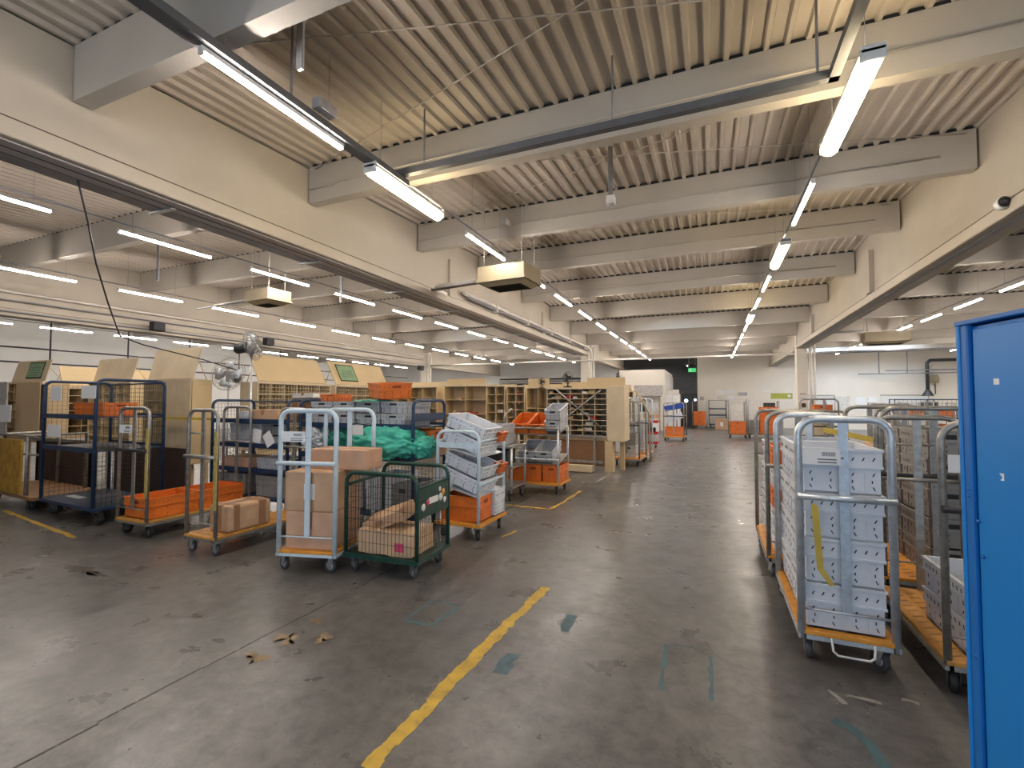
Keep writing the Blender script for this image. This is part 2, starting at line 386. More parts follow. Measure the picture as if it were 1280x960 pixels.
for (x, nm) in ((-5.93, 'left'), (3.62, 'right'), (-15.65, 'outer left')):
    top = roof(23.7)-.1
    c = struct(MB().box(x-.2, x+.2, 23.4, 23.9, 0, top).build('column', 'paint', bevel=.01), 'square cream column on the %s of the aisle' % nm)
    for k in range(2):
        T([(x+.32+.14*k, 23.45, 0.0), (x+.32+.14*k, 23.45, 4.6-.2*k)], 0.06-.015*k, 10).build('down_pipe', 'whitepipe', c)
    if x > 0:
        for j, (a, z) in enumerate(((-.1, 1.95), (-.1, 1.75))):
            B(x+a, x+a+.22, 23.38, 23.40, z, z+.09).build('notice', 'boxgrey', c)
        B(x-.06, x+.1, 23.36, 23.4, 1.42, 1.6).build('alarm_box', 'browndark', c)
# cross bracing rods under the deck
for k, (ya, yb) in enumerate(((2.6, 5.36), (5.52, 8.3), (8.46, 11.15))):
    for s_ in (0, 1):
        a, b_ = (-5.6, 3.3) if s_ else (3.3, -5.6)
        r = T([(a, ya, roof(ya)-.05-.01*s_), (b_, yb, roof(yb)-.05-.01*s_)], 0.008, 5).build('bracing_rod', 'beam')
        struct(r, 'thin steel bracing rod under the roof deck')
tag(T([(-15.0, 23.2, 3.72), (-6.2, 23.2, 3.72), (3.3, 23.2, 3.72)], .045, 10).build('cross_pipe', 'whitepipe'), 'long white pipe crossing the hall between the columns', 'pipe')
tag(T([(4.2, 23.2, 3.72), (12.9, 23.2, 3.72)], .05, 10).build('cross_pipe', 'steelgrey'), 'grey pipe running right from the right column', 'pipe')
p = thing('wall_pipe', 'white pipes bracketed along the left girder near its far end', 'pipe', (0, 0, 0))
T([(-5.64, 10.2, 4.35), (-5.62, 23.0, 4.35), (-5.55, 23.2, 4.2), (-5.55, 23.25, 3.8)], .055, 10).build('upper_pipe', 'whitepipe', p)
T([(-5.63, 10.4, 4.26), (-5.62, 23.0, 4.22)], .03, 8).build('lower_pipe', 'steelgrey', p)
for y in (12, 14.5, 17, 19.5, 22): B(-5.73, -5.55, y, y+.05, 4.18, 4.43).build('bracket', 'whitepipe', p)
# dark service pipes on the far left wall and passage
for i, (z, r) in enumerate(((3.35, .05), (2.95, .06), (3.15, .03))):
    tag(T([(-15.4, 33.8-.1*i, z+.05), (-6.6, 33.8-.1*i, z)], r, 8).build('service_pipe', 'darksteel'), ['upper', 'lower', 'thin middle'][i]+' black service pipe along the far left wall', 'pipe')
tag(T([(-6.6, 33.5, 3.0), (-5.4, 30, 3.0), (-5.1, 27.9, 3.3), (-5.1, 27.9, 2.9)], .07, 8).build('service_pipe', 'darksteel'), 'black bent pipe entering the partition room', 'pipe')
p = thing('duct', 'black insulated pipe drop at the far right wall', 'pipe', (0, 0, 0))
T([(12.99, 33.2, 4.0), (11.3, 33.2, 4.0), (11.15, 33.2, 3.85), (11.15, 33.2, 2.25)], .09, 10).build('bend', 'darksteel', p)
MB().lathe([(0.09, .35), (.12, .3), (.28, 0.02), (.28, 0)], 14, (11.15, 33.2, 2.0)).build('cowl', 'darksteel', p)
for i, (z, xa) in enumerate(((3.45, 9.2), (3.28, 7.9))):
    tag(T([(xa, 33.0, z), (13, 33.0, z)], .035, 6).build('rail_pipe', 'steelgrey'), ['upper', 'lower'][i]+' grey horizontal pipe at the far right wall', 'pipe')
for x in (8.9, 10.2): tag(T([(x, 33.0, 3.28), (x, 33.0, 4.6)], .03, 6).build('drop_rod', 'steelgrey'), ('left' if x < 9 else 'right')+' grey drop rod holding the pipes at the far right wall', 'rod')
o = thing('boiler_unit', 'brown and white wall boiler unit by the right wall', 'boiler', (11.6, 33.7, 2.7))
MB().lathe([(0, 0), (.22, .05), (.25, .3), (.15, .5), (0, .5)], 12).build('tank', 'heater', o)
for dx in (-.3, -.1): T([(dx, 0, .4), (dx, 0, 1.1)], .06, 8).build('flue', 'whitepipe', o)
T([(.05, 0, 0), (.05, 0, -.6)], .03, 6).build('drain_pipe', 'heaterdark', o)

# ------------------------------------------------------------------ lights
def light(kind, x, y, L, label, group, z=4.3):
    t = thing('strip_light', label, 'light', (x, y, z), 0, group)
    if kind == 'led':
        B(-.022, .022, 0, L, .022, .06).build('housing', 'whiteplastic', t)
        B(-.02, .02, .02, L-.02, -.006, .022).build('tube', 'tube', t)
        for e in (0, L-.02): B(-.022, .022, e, e+.02, -.007, .022).build('end_cap', 'whiteplastic', t)
    else:
        B(-.085, .085, 0, L, .03, .085).build('housing', 'whiteplastic', t, bevel=.01)
        MB().lathe([(0, .03), (.078, .03), (.08, .06), (.08, L-.06), (.078, L-.03), (0, L-.03)], 14, (0, 0, 0), 'y').build('diffuser', 'tubewarm', t)
        t.children[1].scale = (1, 1, .6)
        for e in (0.0, L-.03): B(-.085, .085, e, e+.03, -.045, .08).build('end_cap', 'whiteplastic', t, bevel=.008)
    for e in (.2, L-.2): T([(0, e, .06), (0, e, roof(y+e)-z)], .003, 5).build('hanger', 'steelgrey', t)
    return t
ROWS = [(-3.55, 'left row of the centre bay', 2.26, 1.5), (1.17, 'right row of the centre bay', 4.26, 1.5), (-8.52, 'inner row of the left bay', 1.95, 1.5),
        (-13.06, 'outer row of the left bay', 4.26, 1.5), (6.42, 'right bay row beyond the right girder', 4.2, 1.5), (-22.3, 'row beyond the outer left girder', 6.5, 1.6), (-19.0, 'second row past the outer left girder', 8.8, 1.6), (11.4, 'row along the right wall', 15.7, 1.6)]
for ri, (x, nm, y0, L) in enumerate(ROWS):
    ys = [y0]
    if ri == 0: ys = [2.26, 4.18]
    y = 6.47 if ri == 0 else y0+2.29
    lim = 29.8
    while y < lim: ys.append(y); y += 2.29
    if ri in (0, 1): ys = [-3.0, -0.4 if ri == 0 else 1.4]+ys
    for i, y in enumerate(ys):
        kind = 'led'
        if (ri == 0 and abs(y-4.18) < .1) or (ri == 1 and (abs(y-4.26) < .1 or abs(y-8.84) < .2 or abs(y-15.7) < .2)): kind = 'warm'
        vis = [q for q in ys if q > 1.5]
        if y > 1.5: lab = ('white LED' if kind == 'led' else 'warm yellow fluorescent')+' strip light, %s in the %s' % (ORD[min(vis.index(y), 15)], nm)
        else: lab = 'white LED strip light behind the camera, %s, %s' % (nm, ['farther back', 'closer'][i])
        light(kind, x, y, L, lab, 'strip lights in the '+nm)
    ya = ys[0]-1 if ri > 1 else (4.4 if ri == 0 else 4.9)
    if ri == 0: ya = 5.0
    tag(T([(x, ya, 4.45), (x, 30, 4.45)], .014, 6).build('lighting_rail', 'steelgrey'), 'thin grey conduit carrying the lights of the '+nm, 'conduit')

light('led', -1.6, 35.5, 1.5, 'added white LED strip light brightening the far passage', 'added passage lights', 4.3)  # added lamp, brightens the otherwise unlit passage
# dark cable trunking loop under the second beam
t = thing('cable_trunking', 'dark grey cable trunking running along and across the ceiling near the camera', 'trunking', (0, 0, 0))
B(-3.62, -3.48, -4, 4.85, 4.37, 4.44).build('left_run', 'trunk', t)
B(-3.62, 1.06, 4.72, 4.80, 4.46, 4.54).build('cross_run', 'trunk', t)
B(0.98, 1.06, -4, 4.80, 4.46, 4.54).build('right_run', 'trunk', t)
for (x, y) in ((-3.55, 3.1), (-3.2, 4.76), (-0.9, 4.76), (.9, 4.76)): T([(x, y, 4.46), (x, y, roof(y)-.02)], .012, 6).build('support_rod', 'steelgrey', t)
# cable trays beside the left girder
t = thing('cable_tray', 'grey cable tray hung along the left edge of the deep left girder', 'tray', (0, 0, 0))
B(-6.36, -6.16, -5, 23, 4.0, 4.02).build('tray_base', 'steelgrey', t)
B(-6.37, -6.355, -5, 23, 4.0, 4.07).build('tray_lip', 'darksteel', t)
for k in range(10): B(-6.4, -5.95, 1.2+2.3*k, 1.26+2.3*k, 3.965, 3.982).build('tray_arm', 'galv', t)
tag(T([(-6.18, 2.7, 4.0), (-6.5, 2.95, 3.66), (-6.85, 3.2, 3.31), (-7.3, 3.55, 2.95), (-7.89, 4.0, 2.59)], .01, 6).build('hanging_cable', 'darksteel'), 'thin black cable hanging from the tray over the sorting frames', 'cable')
tag(T([(-7.89, 4.0, 2.59), (-7.9, 4.3, 2.50), (-7.9, 4.6, 2.45), (-7.84, 5.2, 2.34), (-7.75, 5.72, 2.2)], .01, 6).build('hanging_cable', 'darksteel'), 'black cable looping across to the pedestal fans', 'cable')
# steel hanging posts
for (x, y, z, hb, lb) in ((-1.30, 6.7, 4.62, True, 'grey hanger post with a white sensor box, between roof beams'), (-3.22, 2.9, 4.5, False, 'short grey hanger post beside the nearest strip light'), (-11.8, 6.7, 4.45, False, 'grey hanger post over the left bay'), (-7.9, 8.4, 3.95, False, 'thin grey hanger by the far heater')):
    t = thing('hanger_post', lb, 'post', (x, y, z))
    B(-.028, .028, -.015, .015, 0, roof(y)-z).build('channel', 'galv', t)
    B(-.034, .034, -.018, -.008, 0, roof(y)-z).build('channel_lip', 'steelgrey', t)
    if hb: B(-.06, .06, -.06, .06, -.12, 0.0).build('sensor_box', 'whiteplastic', t, bevel=.01)
for i, (y, z) in enumerate(((3.3, 4.47), (7.7, 4.9))):
    tag(B(-3.50, -3.40, y, y+.22, z, z+.1).build('junction_box', 'boxgrey'), ['grey junction box beside the nearest strip light', 'grey junction box beside a strip light above the heater'][i], 'box')
# unit heaters
def heater(label, x, y, z, W=1.0, D=.75, H=.34):
    t = thing('unit_heater', label, 'heater', (x, y, z), R(-4))
    B(-W/2, W/2, -D/2, D/2, .06, H).build('casing', 'heater', t, bevel=.015)
    B(-W/2-.015, W/2+.015, -D/2-.015, D/2+.015, .04, .075).build('rim', 'heater', t)
    MB().add([(-W/2+.02, -D/2+.02, .05), (W/2-.02, -D/2+.02, .05), (W/2-.02, D/2-.02, .05), (-W/2+.02, D/2-.02, .05), (-W/2+.14, -D/2+.12, -.03), (W/2-.14, -D/2+.12, -.03), (W/2-.14, D/2-.12, -.03), (-W/2+.14, D/2-.12, -.03)], [(0, 1, 5, 4), (1, 2, 6, 5), (2, 3, 7, 6), (3, 0, 4, 7)]).build('hood', 'heater', t)
    for k in range(7): MB().obox((0, -D/2+.16+k*(D-.32)/6, -.02), (W-.3, .075, .008), (R(25), 0, 0)).build('louvre', 'heaterdark', t)
    B(-W/2+.12, W/2-.12, -D/2+.1, D/2-.1, .03, .04).build('grille_back', 'heaterdark', t)
    for sx in (-1, 1):
        for sy in (-1, 1): T([(sx*(W/2-.1), sy*(D/2-.1), H), (sx*(W/2-.1), sy*(D/2-.1), roof(y)-z-.01)], .008, 5).build('hanging_rod', 'beam', t)
    return t
h = heater('beige unit heater hung beside the left strip lights with two pipes', -3.55, 8.2, 3.86)
T([(-.5, .1, .22), (-1.75, .1, .22), (-2.0, .35, .22), (-2.05, .8, .22)], .05, 10).build('feed_pipe', 'whitepipe', h)
T([(-.5, -.15, .1), (-1.7, -.15, .08), (-1.8, -.05, .12), (-1.8, .3, .2)], .022, 8).build('return_pipe', 'heaterdark', h)
T([(-.55, .1, .22), (-.72, .1, .22)], .062, 8).build('valve', 'steelgrey', h)
h = heater('beige unit heater hung over the left bay', -9.3, 7.6, 3.86, .8, .6, .3)
T([(-.4, .1, .2), (-2.2, .1, .2)], .03, 8).build('feed_pipe', 'whitepipe', h)
T([(-.4, -.1, .12), (-2.6, -.1, .1)], .018, 8).build('return_pipe', 'steelgrey', h)
h = heater('beige unit heater hung over the right bay', 5.75, 20.6, 3.75, 1.3, .8, .4)
T([(-.6, 0, .5), (-2.0, 0, .5)], .03, 8).build('feed_pipe', 'steelgrey', h)
# wall conduits on the outer left girder
for i, z in enumerate((4.25, 4.05, 3.78)):
    tag(T([(-15.40, -4, z), (-15.40, 23, z)], .022 if i else .035, 6).build('girder_conduit', 'steelgrey' if i else 'whitepipe'), ['top', 'middle', 'lowest'][i]+' conduit along the outer left girder', 'conduit')
for (x, y, z, l) in ((-15.1, 8.6, 3.72, 'black loudspeaker on the outer girder, nearer one'), (-15.1, 12.4, 3.72, 'black loudspeaker on the outer girder, farther one'), (-15.1, 22.3, 3.4, 'black loudspeaker beside the outer left column')):
    t = thing('wall_speaker', l, 'speaker', (x, y, z)); B(-.12, .12, -.16, .16, 0, .26).build('cabinet', 'black', t, bevel=.02); B(-.25, -.12, -.03, .03, .1, .16).build('bracket', 'darksteel', t)
t = thing('security_camera', 'small dome camera on the lower edge of the right girder', 'camera', (3.36, 7.6, 4.12))
MB().lathe([(.07, 0), (.085, .03), (.075, .1), (0, .12)], 14, (0, 0, 0), 'y').build('housing', 'whiteplastic', t)
MB().lathe([(0, -.05), (.045, -.03), (.06, 0), (0, 0)], 12, (0, 0, 0), 'y').build('lens_dome', 'black', t)
T([(0, .1, 0), (.02, .2, .05), (.04, .3, .06)], .02, 8).build('mount_arm', 'whiteplastic', t)
# exit sign
t = thing('exit_sign', 'green exit sign hanging in the passage', 'sign', (-1.15, 33.2, 3.62))
B(-.24, .24, -.03, .03, 0, .26).build('body', 'exit', t)
B(-.17, -.05, -.034, -.03, .07, .19).build('pictogram', 'paper', t); MB().obox((.1, -.032, .13), (.12, .004, .03)).build('arrow', 'paper', t)
for x in (-.2, .2): T([(x, 0, .26), (x, 0, 1.505)], .008, 5).build('rod', 'beam', t)
for x in (-15.9, ):
    struct(B(XL+.01, XL+.05, 4, 30, 2.6, 4.2).build('window_4', 'wall_cool'))
# pipes in the outer left bay
for i, z in enumerate((3.45, 2.95)):
    tag(T([(-21.5, -2, z), (-21.5, 30, z)], .03, 6).build('ceiling_pipe', 'darksteel'), ['upper', 'lower'][i]+' dark pipe in the outer left bay', 'pipe')
for i in range(7): tag(T([(-21.5, 4+i*2.4, 2.95), (-21.5, 4+i*2.4, 5.0)], .025, 6).build('pipe_hanger', 'darksteel'), 'dark vertical pipe hanger in the outer left bay, %s from the camera' % ORD[i], 'rod', 'pipe hangers in the outer left bay')

# ------------------------------------------------------------------ floor markings
def ragged(name, pts, width, mt, label, jag=.02, step=.05, parent=None):
    """painted strip with worn edges following a polyline"""
    mb = MB(); P = [Vector(p) for p in pts]; left = []; right = []
    for a, b in zip(P, P[1:]):
        d = (b-a); L = d.length; d.normalize(); n = Vector((-d.y, d.x)); k = int(L/step)+1
        for i in range(k):
            q = a+d*(L*i/k)
            wv = width/2
            def jg(o_):
                a_ = mnoise.noise(Vector((q.x*9+o_, q.y*9, o_)))+.7*mnoise.noise(Vector((q.x*30, q.y*30+o_, o_)))
                chip = -1.2 if mnoise.noise(Vector((q.x*5+o_*3, q.y*5, o_+9))) > .38 else 0
                return jag*(a_+chip)
            left.append(q+n*max(.004, wv+jg(1.3))); right.append(q-n*max(.004, wv+jg(7.7)))
    vs = []
    for l, r in zip(left, right): vs += [(l.x, l.y, .0016), (r.x, r.y, .0016)]
    n = len(left); fs = [(2*i, 2*i+1, 2*i+3, 2*i+2) for i in range(n-1)]
    mb.add(vs, fs)
    o = mb.build(name, mt, parent)
    if label: tag(o, label, 'floor marking')
    return o
ragged('floor_line', [(-1.44, 1.74), (-1.435, 2.1), (-1.43, 2.6), (-1.41, 3.2), (-1.37, 4.02)], .088, 'yellow', 'worn yellow line painted on the floor in the foreground', .0125, .01)
g = [(-2.15, 3.0), (-1.92, 2.99), (-1.88, 3.37), (-2.15, 3.38), (-2.15, 3.0)]
t = thing('floor_outline', 'faded teal square outline painted on the floor', 'floor marking', (0, 0, 0))
for a, b in zip(g, g[1:]): ragged('edge_stroke', [a, b], .028 if a[1] > 3.2 else .045, 'tealpaint', None, .008, .04, t)
ragged('floor_patch', [(-1.20, 2.64), (-1.22, 2.93)], .105, 'tealpaint', 'faded teal patch on the floor right of the yellow line, nearer', .02)
ragged('floor_patch', [(-1.0, 3.3), (-1.02, 3.62)], .085, 'tealpaint', 'faded teal patch on the floor right of the yellow line, farther', .02)
t = thing('floor_bracket', 'faded teal bracket outline on the aisle floor', 'floor marking', (0, 0, 0))
ragged('edge_stroke', [(-.28, 2.86), (-.31, 3.44)], .03, 'tealpaint', None, .012, .04, t)
ragged('edge_stroke', [(-.02, 2.86), (-.03, 3.40)], .026, 'tealpaint', None, .012, .04, t)
ragged('edge_stroke', [(-.25, 3.43), (-.08, 3.43)], .014, 'tealpaint', None, .006, .03, t)
ragged('floor_curve', [(.56, 2.95), (.63, 2.90), (.68, 2.82), (.70, 2.68), (.71, 2.5)], .06, 'tealpaint', 'faded teal curved mark on the floor near the right corner', .015)
t = thing('floor_scuff', 'worn whitish paint remnants on the floor near the right trolley', 'floor marking', (0, 0, 0))
for a, b in (((.60, 3.24), (.66, 3.10)), ((.68, 3.22), (.86, 3.2)), ((.95, 3.3), (1.05, 3.28))): ragged('stroke', [a, b], .03, 'whiteline', None, .012, .03, t)
M['ochre'] = mat('ochre_spill', (0.24, 0.175, 0.10), 0.7, var=.3, scale=14, dirt=.9, dirtcol=(.12, .115, .107))
for k, (cx, cy, rr) in enumerate(((-2.72, 2.45, .16), (-2.52, 2.55, .12), (-2.72, 2.18, .14), (-2.75, 2.72, .1))):
    NP = 40
    pl = [(cx+rr*(.55+.75*mnoise.noise(Vector((math.cos(2*PI*i/NP)*1.7, math.sin(2*PI*i/NP)*1.7, k*3.3))))*math.cos(2*PI*i/NP), cy+rr*.8*(.5+.9*mnoise.noise(Vector((math.cos(2*PI*i/NP)*2.3, math.sin(2*PI*i/NP)*2.3, k*5.1+2))))*math.sin(2*PI*i/NP)) for i in range(NP)]
    mb = MB(); mb.add([(x, y, .0013) for x, y in pl]+[(cx, cy, .0013)], [(i, (i+1) % NP, NP) for i in range(NP)])
    tag(mb.build('floor_stain', 'ochre'), 'ochre stain on the concrete floor left of the yellow line, '+['largest', 'rightmost', 'nearest the camera', 'farthest'][k], 'stain')
M['darkspill'] = mat('dark_spill', (0.07, 0.05, 0.038), 0.5, var=.3, scale=14, dirt=.6, dirtcol=(.22, .2, .17))
for k, (cx, cy, rx, ry) in enumerate(((-5.6, 2.62, .55, .09), (-4.55, 2.63, .09, .05), (-3.65, 2.42, .08, .05))):
    NP = 60
    pl = [(cx+rx*(.6+.8*mnoise.noise(Vector((math.cos(2*PI*i/NP)*2.2, math.sin(2*PI*i/NP)*2.2, k*3.3))))*math.cos(2*PI*i/NP), cy+ry*(.6+1.2*mnoise.noise(Vector((math.cos(2*PI*i/NP)*3.3, math.sin(2*PI*i/NP)*3.3, k*5.1+2))))*math.sin(2*PI*i/NP)) for i in range(NP)]
    mb = MB(); mb.add([(x, y, .0013) for x, y in pl]+[(cx, cy, .0013)], [(i, (i+1) % NP, NP) for i in range(NP)])
    tag(mb.build('floor_stain', 'darkspill'), ['long dark oil stain on the floor in front of the orange crate trolley', 'small dark floor stain in front of the parcel trolley', 'small dark floor stain in front of the cardboard box trolley'][k], 'stain')
ragged('floor_line', [(-9.8, 3.55), (-7.0, 3.18)], .06, 'yellow', 'worn yellow floor line in front of the navy cage cart', .02, .08)
ragged('floor_line', [(-2.36, 5.25), (-2.30, 5.65)], .05, 'yellow', 'worn yellow floor line beside the tilted grey crate cart', .02, .08)
ragged('floor_line', [(-3.4, 6.9), (-2.3, 6.9), (-2.25, 7.5), (-2.25, 8.6)], .06, 'yellow', 'worn yellow floor corner mark before the orange crate cart', .02, .08)
ragged('floor_line', [(-3.0, 9.3), (-2.2, 9.5), (-2.1, 12.2)], .05, 'whiteline', 'worn white floor line beside the big sorting frame', .02, .1)
ragged('floor_line', [(1.35, 9.0), (1.38, 22.0)], .06, 'whiteline', 'worn white floor line along the right of the aisle', .02, .15)
ragged('floor_line', [(1.9, 9.5), (2.6, 22.0)], .06, 'yellow', 'worn yellow floor line right of the white aisle line', .03, .15)
ragged('floor_line', [(-1.9, 23.3), (2.4, 24.3)], .12, 'whiteline', 'pale floor line across the end of the aisle', .03, .2)
for i in range(5):
    ragged('floor_dash', [(-1.9+.25*i, 14+3.1*i), (-1.2+.25*i, 14.1+3.1*i)], .12, 'whiteline' if i % 2 else 'yellow', 'worn paint dash on the far aisle floor, %s from the camera' % ORD[i], .04, .1)

# ------------------------------------------------------------------ casters and trolley parts
def caster_proto(dark):
    c = MB().box(-.045, .045, -.045, .045, .148, .158)
    for s_ in (-1, 1):
        c.add([(s_*.026-.002, -.03, .148), (s_*.026+.002, -.03, .148), (s_*.026+.002, .035, .148), (s_*.026-.002, .035, .148), (s_*.026-.002, .012, .045), (s_*.026+.002, .012, .045), (s_*.026+.002, .052, .045), (s_*.026-.002, .052, .045)], [(0, 1, 5, 4), (1, 2, 6, 5), (2, 3, 7, 6), (3, 0, 4, 7), (4, 5, 6, 7)])
    c.lathe([(0, .132), (.03, .132), (.03, .148), (0, .148)], 12)
    o = c.build('caster', 'zincdark' if dark else 'zinc')
    wh = MB().lathe([(.040, -.017), (.058, -.018), (.0625, -.012), (.0625, .012), (.058, .018), (.040, .017)], 20, (0, .032, .063), 'x').build('wheel', 'rubber' if dark else 'rubbergrey', o)
    MB().lathe([(0, -.019), (.02, -.019), (.022, -.012), (.04, -.012), (.04, .012), (.022, .012), (.02, .019), (0, .019)], 16, (0, .032, .063), 'x').build('hub', 'zincdark' if dark else 'hub', o)
    return o
CAST = {False: caster_proto(False), True: caster_proto(True)}
used = set()
def caster(par, x, y, dark=False, rz=None, sc=1.0):
    p = CAST[dark]
    if dark not in used: used.add(dark); o = p
    else: o = dup(p)
    o.parent = par; o.location = (x, y, 0); o.rotation_euler = (0, 0, random.uniform(-.5, .5) if rz is None else rz); o.scale = (sc, sc, sc)
    return o
def plate(par, x, y, z, w=.2, h=.09, barcode=True):
    o = B(x-w/2, x+w/2, y-.004, y, z, z+h).build('label_plate', 'paper', par)
    if barcode:
        b = MB()
        for k in range(12): b.box(x+w*.02+k*w*.03, x+w*.02+k*w*.03+w*.015, y-.0055, y-.004, z+h*.55, z+h*.8)
        for k in range(2): b.box(x-w*.1, x+w*.4, y-.0055, y-.004, z+h*(.12+.18*k), z+h*(.2+.18*k))
        b.build('print', 'ink', o)
    return o
CRZ = [None]
def hoop_trolley(label, x, y, rz=0, W=.5, L=1.12, H=1.55, fm='galv', dm='plyorange', rear=True, dark=False, lp=True, tow=False, tube=.02, sides=None, barz=1.05, yellowpost=False, group='hoop-ended roll trolleys'):
    t = thing('roll_trolley', label, 'trolley', (x, y, 0), rz, group)
    T(hoop(W, H, .16, .1, 0), tube, 10).build('front_frame', fm, t)
    B(-.026, .026, -.004, .012, .34, H-.015).build('centre_post', fm, t)
    T([(-W/2-.015, -.03, barz), (W/2+.015, -.03, barz)], .021, 10).build('handle_bar', fm if not dark else 'darksteel', t)
    T([(-W/2, 0, .34), (W/2, 0, .34)], .008, 6).build('lower_rail', fm, t)
    T([(-W/2, 0, 1.30), (0, 0, 1.30)], .01, 6).build('upper_rail', fm, t)
    if yellowpost: B(W/2-.014, W/2+.03, -.028, -.018, .5, 1.32).build('yellow_strip', 'strapdirty', t)
    if rear:
        T(hoop(W, H, .16, .1, L), tube, 10).build('rear_frame', fm, t)
        B(-.026, .026, L-.004, L+.012, .2, H-.015).build('rear_post', fm, t)
        T([(-W/2, L, barz), (W/2, L, barz)], .016, 8).build('rear_bar', fm, t)
    B(-W/2-.01, W/2+.01, -.02, L+.02, .185, .212).build('deck', dm, t, bevel=.004)
    sl = MB()
    for iy in range(int(L/.09)):
        for ix in range(5): sl.obox((-W/2+.06+ix*(W-.12)/4, .06+iy*.09, .2125), (.07, .012, .002), (0, 0, R(25)))
    sl.build('deck_slots', 'plydark', t)
    fr = MB()
    for sx in (-1, 1): fr.box(sx*W/2-.02, sx*W/2+.02, -.02, L+.02, .158, .185)
    for yy in (0, L): fr.box(-W/2, W/2, yy-.02, yy+.02, .158, .185)
    fr.build('chassis', fm, t)
    for sx in (-1, 1):
        for yy in (.06, L-.06): caster(t, sx*(W/2-.045), yy, dark, None if CRZ[0] is None else CRZ[0]+random.uniform(-.3, .3))
    if lp: plate(t, -W*.25, -.018, 1.255, W*.42, .1)
    if tow: T([(-.09, -.03, .19), (-.085, -.045, .12), (-.06, -.05, .10), (.10, -.05, .10), (.125, -.045, .12), (.13, -.03, .19)], .007, 8).build('tow_loop', 'whiteplastic', t)
    return t
# ------------------------------------------------------------------ crates
def crate_proto(kind, W=.40, L=.60, H=.285):
    mt = {'w': 'crate_w', 'g': 'crate_g', 'd': 'crate_d', 'o': 'crate_o', 'b': 'crate_b'}[kind]
    slot = 'slotor' if kind == 'o' else 'black'
    t = thing('crate', 'crate', 'crate')
    a, b = W/2, L/2; zc = H*.60
    bd = MB(); i = .012; k = .01
    def ring(mb, ax, by, th, z0, z1):
        mb.box(-ax, ax, -by, -by+th, z0, z1); mb.box(-ax, ax, by-th, by, z0, z1)
        mb.box(-ax, -ax+th, -by+th, by-th, z0, z1); mb.box(ax-th, ax, -by+th, by-th, z0, z1)
    ring(bd, a-i, b-i, k, 0, zc); bd.box(-a+i, a-i, -b+i, b-i, 0, .012)
    bd.build('tub', mt, t)
    cl = MB(); ring(cl, a-.004, b-.004, k, zc, H-.012)
    for s_ in (-1, 1):
        for q in (-.5, .5):
            cl.box(s_*(a-.012)-.006, s_*(a-.012)+.006, q*L*.55-.012, q*L*.55+.012, .02, zc)
        for q in (-.5, .5): cl.box(q*W*.6-.01, q*W*.6+.01, s_*(b-.012)-.006, s_*(b-.012)+.006, .02, zc)
    cl.build('collar', mt, t)
    rm_ = MB(); ring(rm_, a+.004, b+.004, .022, H-.016, H); ring(rm_, a+.001, b+.001, .02, zc-.006, zc+.008)
    rm_.build('rim', mt, t)
    sl = MB()
    def slots(face, n, z, half, ang, ln):
        for j in range(n):
            for s_ in (-1, 1):
                u = s_*half*(.28+.5*j/max(1, n-1)) if n > 1 else s_*half*.5
                for sd in (-1, 1):
                    if face == 'y': sl.obox((u, sd*(b-(.004 if z > zc else i)), z), (.006, .004, ln), (0, R(ang), 0))
                    else: sl.obox((sd*(a-(.004 if z > zc else i)), u, z), (.004, .006, ln), (R(-ang), 0, 0))
    slots('y', 3, (zc+H)/2-.006, a, 28, .024); slots('x', 4, (zc+H)/2-.006, b, 28, .024)
    slots('y', 2, zc*.74, a, 28, .024); slots('y', 2, zc*.48, a*.95, 0, .018); slots('y', 2, zc*.24, a, -28, .024)
    slots('x', 3, zc*.74, b, 28, .024); slots('x', 3, zc*.3, b, -28, .024)
    sl.build('slots', slot, t)
    if kind in 'gdob':
        hm = MB()
        for sd in (-1, 1): hm.box(-.05, .05, sd*(b-.004)-.002, sd*(b-.004)+.002, H*.7, H*.86)
        hm.build('hand_hole', slot, t)
    return t
PROTO = {}
FIRST = set()
def crate(kind, label, loc, rot=(0, 0, 0), H=.285, W=.40, L=.60, group=None):
    key = (kind, H, W, L)
    if key not in PROTO:
        PROTO[key] = crate_proto(kind, W, L, H); o = PROTO[key]
    else: o = dup(PROTO[key])
    o.location = loc; o.rotation_euler = rot; o['label'] = label; o['category'] = 'crate'
    if group: o['group'] = group
    return o
COLN = {'w': 'white', 'g': 'grey', 'd': 'dusty grey', 'o': 'orange', 'b': 'blue'}
def stack(kinds, where, x, y, z, rz=0, H=.285, W=.4, L=.6, group=None):
    n = len(kinds)
    for i, k in enumerate(kinds):
        pos = 'single' if n == 1 else ('bottom' if i == 0 else ('top' if i == n-1 else ORD[i]+' from bottom'))
        crate(k, '%s plastic crate, %s, %s' % (COLN[k], pos if n > 1 else 'open topped', where), (x+random.uniform(-.004, .004), y, z+i*(H+.001)), (0, 0, rz+random.uniform(-.012, .012)), H, W, L, group or 'crates '+where)
def carton(label, loc, dims, rz=0, mt='card', tape=True, tag_=False, rot=None, seam=True, group=None):
    W, D, H = dims
    t = thing('cardboard_box', label, 'box', loc, rz, group, rot)
    B(-W/2, W/2, -D/2, D/2, 0, H).build('carton', mt, t, bevel=.008)
    B(-W/2+.004, W/2-.004, -.002, .002, H, H+.0015).build('flap_seam', 'tape', t)
    if tape:
        tp = MB().box(-W/2-.001, W/2+.001, -.03, .03, H-.0005, H+.002)
        tp.box(-.03, .03, -D/2-.0015, -D/2+.001, H*.55, H); tp.build('tape_strip', 'tape', t)
    if tag_: B(-W*.1, W*.12, -D/2-.002, -D/2, H*.3, H*.7).build('address_label', 'paper', t)
    return t

